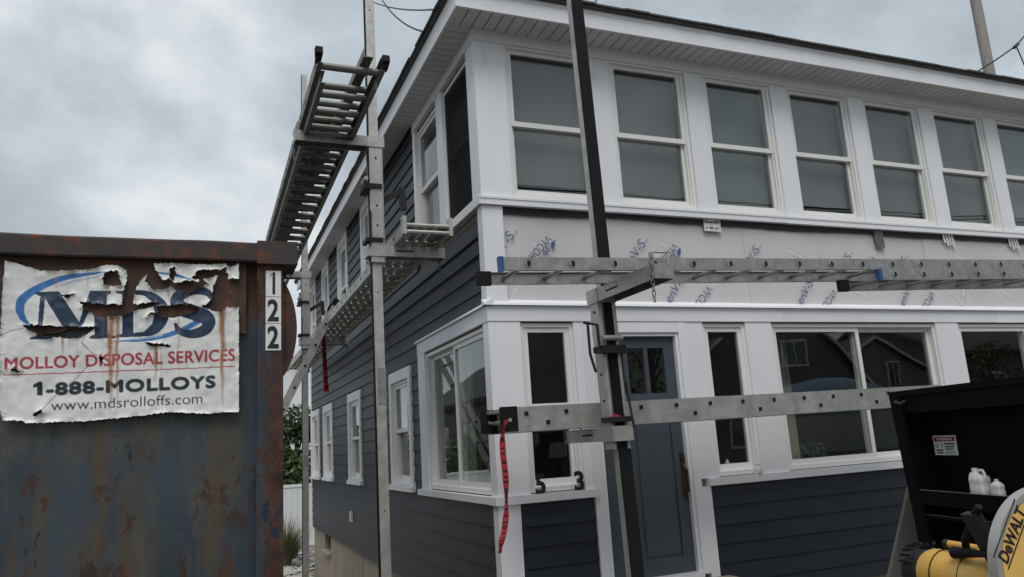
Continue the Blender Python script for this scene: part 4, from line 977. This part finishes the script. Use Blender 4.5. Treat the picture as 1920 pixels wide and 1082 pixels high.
def jug(label, a, n_, s, handle):
    p0 = BX(a, n_, -.3705); t = thing('jug', label, 'bottle', p0); 
    def J(x, y, z): p = bP - bd*(a+x*s) + bn*(n_+y*s); return (p.x, p.y, -.3703+z*s)
    w, d, h = .046, .03, .105
    prof = [(.97,0),(1.0,.003),(1.0,.030),(.975,.034),(.975,.058),(1.0,.062),(.99,.072),(.90,.084),(.62,.096),(.36,.105),(.34,.107)]
    b = MB(); k = 20
    for r, z in prof:
        for i in range(k):
            an = 2*math.pi*i/k; cx, cy = math.cos(an), math.sin(an); cx = math.copysign(abs(cx)**.32, cx); cy = math.copysign(abs(cy)**.32, cy)
            sh = -.020*(z > .09) if handle else 0
            b.v.append(J(w*r*cx*(1 if not (handle and z > .09) else .8)+sh, d*r*cy, z))
    b.f = [(j*k+i, j*k+(i+1)%k, (j+1)*k+(i+1)%k, (j+1)*k+i) for j in range(len(prof)-1) for i in range(k)]+[tuple(range(k-1,-1,-1)), tuple((len(prof)-1)*k+i for i in range(k))]
    b.build('body', 'plastic', t, True)
    cx = -.020 if handle else 0
    MB().tube([J(cx,0,.104), J(cx,0,.122)], .0145*s, 12).build('cap', 'plastic', t, True)
    if handle: MB().tube([J(-.004,0,.103), J(.010,0,.113), J(.030,0,.112), J(.040,0,.098), J(.043,0,.075)], .0065*s, 8).build('handle', 'plastic', t, True)
jug('white plastic jug with side handle on the black cabinet shelf', .480, .055, 1.0, True)
jug('smaller white bottle beside the handled jug on the shelf', .600, .045, .62, False)
bo = MB(); bo.quad8([(1.03,-2.26,-1.64),(2.1,-2.42,-1.64),(2.1,-2.40,-1.64),(1.03,-2.24,-1.64),(1.78,-2.30,-.20),(2.2,-2.40,-.20),(2.2,-2.38,-.20),(1.78,-2.28,-.20)])
tag(bo.build('leaning_board', 'plywood'), 'grey brown board leaning between the cabinet and the siding', 'board')

# ================================================================== MITRE SAW, LOWER RIGHT
sC = Vector((-.374, -4.468, -.340)); sn = Vector((-.12, -.993, 0)); sh = Vector((.993, -.12, 0)); sz = Vector((0,0,1))
saw = thing('miter_saw', 'yellow and grey power miter saw on a folding stand', 'saw', (-.385, -4.464, -.80))
def SP(a, c, h): return tuple(sC + sh*a*.93 + sz*c*.97 + sn*h)
def arc(r, a0, a1, n=28): return [(r*math.cos(rad(a0+(a1-a0)*k/n)), r*math.sin(rad(a0+(a1-a0)*k/n))) for k in range(n+1)]
gd = MB().prism(arc(.178, -20, 215, 44)+[(-.06,-.12)], SP, -.003, .018).build('blade_guard', 'sawgrey', saw)
b = MB()
for r0, r1, h in ((.179, .166, .026),):
    o_ = arc(.181, -20, 215, 50); i_ = arc(.168, -20, 215, 50); n = len(o_)
    b.v += [SP(a,c,-.004) for a,c in o_]+[SP(a,c,.022) for a,c in o_]+[SP(a,c,.022) for a,c in i_]+[SP(a,c,.018) for a,c in i_]
    for q in range(3): b.f += [(q*n+k, q*n+k+1, (q+1)*n+k+1, (q+1)*n+k) for k in range(n-1)]
b.build('rim', 'sawgrey', gd, True)
MB().prism(arc(.165, 86, 208, 30)+[(-.10,-.045),(-.088,.02),(-.045,.085),(.02,.125)], SP, .0185, .0215).build('yellow_panel', 'yellowdust', gd)
MB().prism(arc(.06, 0, 360, 24), SP, .0185, .026).build('hub_cover', 'sawgrey', gd)
MB().prism([(a-.035, c-.045) for a, c in arc(.052, 0, 360, 24)], SP, .0265, .0285).build('motor_bore', 'hole', gd)
ta = rad(52); 
text_obj('lettering', 'black', gd, 'DeWALT', lambda a, c: SP(-.152+a*math.cos(ta)-c*math.sin(ta), .022+a*math.sin(ta)+c*math.cos(ta), .0225), .03, .135, .030)
for off_ in (-.008, .038): MB().prism([(-.152-off_*math.sin(ta)+q*math.cos(ta)-w*math.sin(ta), .022+off_*math.cos(ta)+q*math.sin(ta)+w*math.cos(ta)) for q, w in ((-.008,0),(.143,0),(.143,.003),(-.008,.003))], SP, .0216, .0224).build('lettering', 'black', gd)
def mring(h, r): return h, r
def axial(prof, dz=0., n=20):
    b = MB()
    for h, r in prof: b.v += [SP(-.035+r*math.cos(2*math.pi*k/n), -.054+dz+r*math.sin(2*math.pi*k/n), -h) for k in range(n)]
    b.f = [(j*n+k, j*n+(k+1)%n, (j+1)*n+(k+1)%n, (j+1)*n+k) for j in range(len(prof)-1) for k in range(n)]+[tuple(range(n-1,-1,-1)), tuple((len(prof)-1)*n+k for k in range(n))]
    return b
axial([(.03,.050),(.07,.060),(.095,.062)]).build('gear_housing', 'sawgrey', saw, True)
axial([(.096,.058),(.11,.064),(.17,.066),(.30,.064),(.315,.058)]).build('motor', 'yellow', saw, True)
for hh in (.175, .262): axial([(hh,.0655),(hh+.002,.0672),(hh+.004,.0655)]).build('seam', 'rubber', saw, True)
for k in range(3):
    a = rad(70+40*k); MB().tube([SP(-.035+.060*math.cos(a), -.040+.060*math.sin(a), -.318), SP(-.035+.068*math.cos(a), -.040+.068*math.sin(a), -.318)], .004, 8).build('screw', 'blacksteel', saw)
axial([(.3155,.059),(.335,.058),(.375,.050),(.385,.036)]).build('motor_cap', 'blacksteel', saw, True)
for k in range(9):
    a = rad(20+20*k*.9); MB().beam(SP(-.035+.060*math.cos(a), -.040+.058*math.sin(a), -.335), SP(-.035+.052*math.cos(a), -.040+.052*math.sin(a), -.375), .006, .006).build('vent_fin', 'rubber', saw)
MB().tube([SP(-.04,.026,-.15), SP(-.04,.028,-.24)], .009, 10).build('lock_lever', 'yellow', saw, True); MB().tube([SP(-.04,.028,-.24), SP(-.04,.0283,-.254)], .0105, 10).build('lever_tip', 'blacksteel', saw, True)
MB().tube([SP(-.10,.03,-.05), SP(-.085,.022,-.12), SP(-.08,.016,-.19)], [.007,.009,.015], 10).build('brush_cap', 'rubber', saw, True)
MB().tube([SP(-.125,.14,-.05), SP(-.12,.12,-.07), SP(-.08,.05,-.15), SP(-.06,.02,-.17)], [.008,.009,.009,.010], 8).build('carry_handle', 'rubber', saw, True)
MB().prism([(-.135,.12),(-.11,.125),(-.04,.0),(-.075,.0)], SP, -.10, -.06).build('arm', 'blacksteel', saw)
MB().tube([SP(.05,-.12,-.02), SP(.10,-.30,-.10), SP(.10,-.40,-.14)], [.04,.045,.06], 10).build('pivot_arm', 'sawgrey', saw, True)
b = MB(); b.prism(arc(.17,0,360,28), lambda a, c, h: (sC.x+a, sC.y+c, h), -.80, -.755); b.build('turntable', 'sawgrey', saw)
MB().prism([(-.35,-.25),(.35,-.25),(.35,.25),(-.35,.25)], lambda a, c, h: (sC.x+a, sC.y+c, h), -.83, -.801).build('base', 'yellow', saw)
stn = thing('saw_stand', 'folding metal stand under the yellow miter saw', 'stand', (sC.x, sC.y, -1.65))
MB().box(sC.x-.6, sC.x+.6, sC.y-.06, sC.y+.06, -.88, -.831).build('beam', 'aludark', stn)
for sx_ in (-1, 1):
    for sy_ in (-1, 1): MB().tube([(sC.x+sx_*.45, sC.y+sy_*.04, -.86), (sC.x+sx_*.60, sC.y+sy_*.38, -1.645)], .018, 8).build('leg', 'aludark', stn, True)

# ================================================================== BACKGROUND
def wire(label, pts, r=.008, sag=0.):
    P = []; a, c = Vector(pts[0]), Vector(pts[-1])
    if len(pts) == 2:
        P = [a.lerp(c, k/12)-Vector((0,0,sag*4*(k/12)*(1-k/12))) for k in range(13)]
    else: P = pts
    tag(MB().tube(P, r, 5).build('overhead_wire', 'wire', smooth=True), label, 'wire')
wire('black service wire attached to the eave above the bay window', [(-.30,.48,3.765),(.546,6.746,8.674)], .010, .25)
wire('second thin wire leaving the eave near the roof corner', [(-.30,.05,3.74),(.095,6.96,8.551)], .008, .2)
up = thing('utility_pole', 'weathered grey utility pole rising behind the roof', 'utility pole', (12.76, 4.0, gz(12,4)))
MB().tube([(12.76,4.0,gz(12,4)),(12.78,4.0,4.),(12.87,4.0,10.5)], [.125,.112,.098], 12).build('shaft', 'weather', up, True)
b = MB(); b.beam((11.6,4.02,9.9),(14.1,4.02,9.9),.1,.1); b.build('crossarm', 'weather', up)
wire('wire sloping from the roof ridge up to the splice', [(11.4,3.5,6.36),(11.576,3.5,6.454),(12.3,3.5,6.85),(13.02,3.5,7.269),(13.42,3.5,7.60),(14.0,3.5,8.2)], .016)
wire('short wire dropping from the splice behind the roof', [(13.02,3.5,7.269),(13.10,3.5,7.05),(13.20,3.5,6.70),(13.3,3.5,6.0)], .013)
tag(MB().tube([(12.95,3.5,7.22),(13.09,3.5,7.32)], .035, 8).build('wire_splice', 'wire', smooth=True), 'small black clamp joining the two wires beyond the roof', 'clamp')
# wires along the street (mirrored in the upper windows)
for k, (z, y, l) in enumerate(((6.7, -12, 'lowest street wire mirrored in the upper windows'), (6.95, -12.4, 'second street wire mirrored in the upper windows'), (10.6, -12, 'highest street wire mirrored in the upper windows'))):
    wire(l, [(-30, y, z+.9), (45, y, z+.9)], .028, 1.0)
# neighbours across the street, mirrored in the glass
def gable_house(label, x0, x1, y0, y1, zw, zr, m, wins, axis='y', roofm='roofing'):
    t = thing('neighbour_house', label, 'house', ((x0+x1)/2, (y0+y1)/2, -1.65))
    MB().box(x0, x1, y0, y1, -2.4, zw).build('wall', m, t)
    xm, ym = (x0+x1)/2, (y0+y1)/2; b = MB(); o_ = .3
    if axis == 'y':
        MB().prism([(x0,zw),(x1,zw),(xm,zr)], lambda a, c, h: (a, h, c), y0, y1).build('gable', m, t)
        k = (zr-zw)/(xm-x0)
        for s in (-1, 1):
            e = xm+s*(xm-x0+o_); MB().quad8([(xm,y0-o_,zr+.02),(e,y0-o_,zw-k*o_+.02),(e,y1+o_,zw-k*o_+.02),(xm,y1+o_,zr+.02),(xm,y0-o_,zr+.2),(e,y0-o_,zw-k*o_+.2),(e,y1+o_,zw-k*o_+.2),(xm,y1+o_,zr+.2)]).build('roof', roofm, t)
            for yy in (y0-o_-.03, y1+o_): MB().quad8([(xm,yy,zr+.04),(e,yy,zw-k*o_+.04),(e,yy+.03,zw-k*o_+.04),(xm,yy+.03,zr+.04),(xm,yy,zr+.19),(e,yy,zw-k*o_+.19),(e,yy+.03,zw-k*o_+.19),(xm,yy+.03,zr+.19)]).build('rake_board', 'trim', t)
    else:
        MB().prism([(y0,zw),(y1,zw),(ym,zr)], lambda a, c, h: (h, a, c), x0, x1).build('gable', m, t)
        k = (zr-zw)/(ym-y0)
        for s in (-1, 1):
            e = ym+s*(ym-y0+o_); MB().quad8([(x0-o_,ym,zr+.02),(x0-o_,e,zw-k*o_+.02),(x1+o_,e,zw-k*o_+.02),(x1+o_,ym,zr+.02),(x0-o_,ym,zr+.2),(x0-o_,e,zw-k*o_+.2),(x1+o_,e,zw-k*o_+.2),(x1+o_,ym,zr+.2)]).build('roof', roofm, t)
    for (u, z, w, h, side_) in wins:
        if side_ == 'N':
            f = MB().box(u-.1, u+w+.1, y1, y1+.05, z-.1, z+h+.1).build('window', 'trim', t); MB().box(u, u+w/2-.03, y1+.051, y1+.06, z, z+h).build('pane', 'glass2', f); MB().box(u+w/2+.03, u+w, y1+.051, y1+.06, z, z+h).build('pane', 'glass2', f)
        else:
            f = MB().box(x1, x1+.05, u-.1, u+w+.1, z-.1, z+h+.1).build('window', 'trim', t); MB().box(x1+.051, x1+.06, u, u+w, z, z+h).build('pane', 'glass2', f)
    return t
gable_house('dark shingled gable house mirrored in the wide front window', 13.8, 23.3, -28, -18, 1.4, 5.75, 'shingle', [(19.04, 2.39, 1.1, .9, 'N'), (16.2, -.6, 1.6, 1.3, 'N'), (20.0, -.7, 1.2, 1.3, 'N')])
gable_house('low grey gable cottage mirrored in the right pane of the wide window', 23.6, 29.4, -30, -20.5, 2.3, 3.7, 'shingle2', [(27.3, 1.5, .6, 1.1, 'N'), (24.6, .4, .8, 1.2, 'N')])
gable_house('long dark house mirrored in the last front window', 31, 44, -30, -20, 3.0, 5.2, 'shingle', [(33, .5, 1.2, 1.4, 'N'), (37, .5, 1.2, 1.4, 'N'), (40.5, .5, 1.2, 1.4, 'N')], axis='x')
gable_house('shingled house across the street mirrored in the narrow windows', 1.5, 11.0, -29, -18.5, 3.1, 6.2, 'shingle2', [(3, -.4, 1.2, 1.4, 'N'), (7, -.4, 1.2, 1.4, 'N'), (5.6, 3.6, 1.0, 1.2, 'N')])
gable_house('dark neighbour house mirrored in the sliding side window', -17, -9, 24, 36, 2.0, 4.3, 'shingle', [(27, -.5, 1.2, 1.4, 'E'), (31, -.5, 1.2, 1.4, 'E')], axis='y')
nh = gable_house('pale house whose white eave shows behind the far pole', -2.2, 1.6, 26, 34, 3.6, 5.2, 'fence', [])
# boat under a blue tarp on a trailer, mirrored in the wide window
bt = thing('covered_boat', 'boat under a pale blue tarp mirrored in the wide window', 'boat', (14.6, -11.5, -1.65))
b = MB(); nx, na = 18, 12
for i in range(nx+1):
    s = i/nx*2-1; w = 1.1*max(1-abs(s)**3, .03)**.6; h = 1.05*max(1-abs(s)**2.6, 0)**.7
    for k in range(na+1):
        a = math.pi*k/na; b.v.append((14.6+2.6*s, -11.3+w*math.cos(a), .25+h*math.sin(a)**.8))
b.f = [(i*(na+1)+k, i*(na+1)+k+1, (i+1)*(na+1)+k+1, (i+1)*(na+1)+k) for i in range(nx) for k in range(na)]
b.build('tarp', 'tarp', bt, True)
b = MB()
for i in range(nx+1):
    s = i/nx*2-1; w = 1.08*max(1-abs(s)**3, .03)**.6
    b.v += [(14.6+2.58*s, -11.3-w, .25), (14.6+2.58*s, -11.3-w*.3, -.75), (14.6+2.58*s, -11.3+w*.3, -.75), (14.6+2.58*s, -11.3+w, .25)]
b.f = [(i*4+k, i*4+k+1, i*4+k+5, i*4+k+4) for i in range(nx) for k in range(3)]
b.build('hull', 'fence', bt, True)
MB().box(12.4, 16.9, -11.7, -11.6, -.95, -.80).box(12.4, 16.9, -11.0, -10.9, -.95, -.80).box(14.9, 15.0, -12.3, -10.3, -1.35, -.95).build('trailer_frame', 'aludark', bt)
for y_ in (-12.3, -10.3): MB().tube([(14.95,y_-.1,-1.35),(14.95,y_+.1,-1.35)], .27, 18).build('wheel', 'rubber', bt, True)

# ---- planting at the back
def tree(label, x, y, h, rx, m, seed, nl=5200, z0=None, group='trees beyond the house'):
    z0 = gz(x, y) if z0 is None else z0; t = thing('tree', label, 'tree', (x, y, z0), group); rd = random.Random(seed)
    b = MB(); b.tube([(x,y,z0-.1),(x+.05,y,z0+h*.3),(x+.1,y+.05,z0+h*.62),(x,y,z0+h*.9)], [.16,.12,.08,.02], 8); cl = []
    for k in range(16):
        a = rd.uniform(0, 6.283); hh = rd.uniform(.22, .88)*h; r = rx*math.sin(min(1, hh/h*1.15)*math.pi)**.6*rd.uniform(.45, .95); q = Vector((x+r*math.cos(a), y+r*math.sin(a), z0+hh+.15*r))
        b.tube([(x+.05,y,z0+hh*.72), ((x+q.x)/2,(y+q.y)/2,z0+hh*.9), tuple(q)], [.05,.03,.01], 5); cl.append((q, rx*rd.uniform(.28,.48)))
    b.build('trunk', 'bark', t, True)
    b = MB()
    for k in range(nl):
        q, r = rd.choice(cl); d = Vector((rd.gauss(0,1), rd.gauss(0,1), rd.gauss(0,1))).normalized()*r*rd.uniform(.35,1)**.5; p = q+Vector((d.x, d.y, d.z*.75)); s = rd.uniform(.05,.10)
        u_ = Vector((rd.gauss(0,1), rd.gauss(0,1), rd.gauss(0,.6))).normalized(); v_ = u_.cross(Vector((rd.gauss(0,1), rd.gauss(0,1), rd.gauss(0,1)))).normalized()*.55
        n = len(b.v); b.v += [tuple(p-u_*s), tuple(p+v_*s), tuple(p+u_*s), tuple(p-v_*s)]; b.f.append((n,n+1,n+2,n+3))
    me = bpy.data.meshes.new('crown'); off = OFF[t.name]; me.from_pydata([(a-off[0], c-off[1], d-off[2]) for a, c, d in b.v], [], b.f); me.materials.append(MT[m]); o = bpy.data.objects.new('crown', me); COL.objects.link(o); o.parent = t
tree('dark green leafy tree behind the white fence', .7, 20.5, 4.0, 1.7, 'leaf', 11, 7000)
tree('lighter green shrubby tree close to the white fence', -.15, 18.6, 2.9, 1.15, 'leaf2', 12, 4500)
tree('broad dark tree beyond the dumpster', -2.8, 19.5, 3.3, 1.8, 'leaf', 13, 5200)
tree('bushy tree further beyond the dumpster', -6.2, 18.5, 3.0, 1.8, 'leaf2', 14, 5000)
tree('street tree mirrored beside the shingled house', 12.4, -17.2, 6.5, 2.2, 'leaf', 31, 3500, group='street trees')
tree('rounded street tree mirrored in the last front window', 30.2, -17.8, 5.0, 2.0, 'leaf2', 32, 3000, group='street trees')
fn_ = thing('vinyl_fence', 'white vinyl privacy fence behind the ornamental grass', 'fence', (0, 16, gz(0,16)))
x = -6.0; zg = gz(0, 16)
while x < 3.0:
    MB().box(x, x+.12, 15.94, 16.06, zg-.1, zg+1.66).build('post', 'fence', fn_)
    for k in range(11): MB().box(x+.13+.152*k, x+.13+.152*k+.148, 15.985, 16.015, zg+.1, zg+1.54).build('board', 'fence', fn_)
    MB().box(x+.12, x+1.8, 15.97, 16.03, zg+1.541, zg+1.62).build('rail', 'fence', fn_); MB().box(x+.12, x+1.8, 15.97, 16.03, zg+.02, zg+.099).build('rail', 'fence', fn_)
    x += 1.8
def grass(label, x, y, n, h, seed):
    rd = random.Random(seed); z0 = gz(x, y); b = MB(); t = thing('ornamental_grass', label, 'grass', (x, y, z0), 'ornamental grasses by the foundation')
    for k in range(n):
        a = rd.uniform(0, 6.283); l = h*rd.uniform(.6, 1.1); sp = rd.uniform(.15, .75); w = .006; d = Vector((math.cos(a), math.sin(a), 0)); s_ = Vector((-d.y, d.x, 0))*w; k0 = len(b.v)
        p0 = Vector((x, y, z0))+d*rd.uniform(0, .12)
        for q in range(5):
            tt = q/4; p = p0+d*(l*sp*tt**1.5)+Vector((0,0,l*(tt-.55*sp*tt**2.4))); ww = s_*(1-tt*.85); b.v += [tuple(p-ww), tuple(p+ww)]
        b.f += [(k0+2*q, k0+2*q+1, k0+2*q+3, k0+2*q+2) for q in range(4)]
    o = b.build('blades', 'blade', t); o['kind'] = 'stuff'
grass('large pale ornamental grass clump by the back corner of the house', -.42, 12.2, 800, 1.25, 1); grass('ornamental grass clump tucked behind the leaning pole', -1.6, 12.9, 600, 1.1, 2); grass('small ornamental grass tuft beside the stones', -.15, 13.4, 400, .8, 5)
b = MB(); rd = random.Random(9)
for k in range(700):
    x = rd.uniform(-2.2, 1.2) if k % 3 else rd.uniform(-.9, -.05); y = rd.uniform(8.5, 14.5); r = rd.uniform(.03, .10)
    if x > -.05 and y < 11.1: continue
    z = gz(x, y)+r*.3; n = len(b.v); ph = rd.uniform(0, 6)
    b.v += [(x, y, z+r*.7)]+[(x+r*1.2*math.cos(ph+a)*rd.uniform(.7,1.2), y+r*math.sin(ph+a)*rd.uniform(.7,1.2), z+r*rd.uniform(-.1,.25)) for a in (0,1.05,2.1,3.14,4.19,5.24)]+[(x, y, z-r*.6)]
    b.f += [(n, n+1+i, n+1+(i+1)%6) for i in range(6)]+[(n+7, n+1+(i+1)%6, n+1+i) for i in range(6)]
tag(b.build('stones', 'stone'), 'loose pale grey stones along the foundation', 'stones', kind='stuff')

# ------------------------------------------------------------------ lift everything so that the street level is z = 0
for o in list(COL.objects):
    if o.parent is None and o.type not in ('CAMERA', 'LIGHT'): o.location.z += EYE
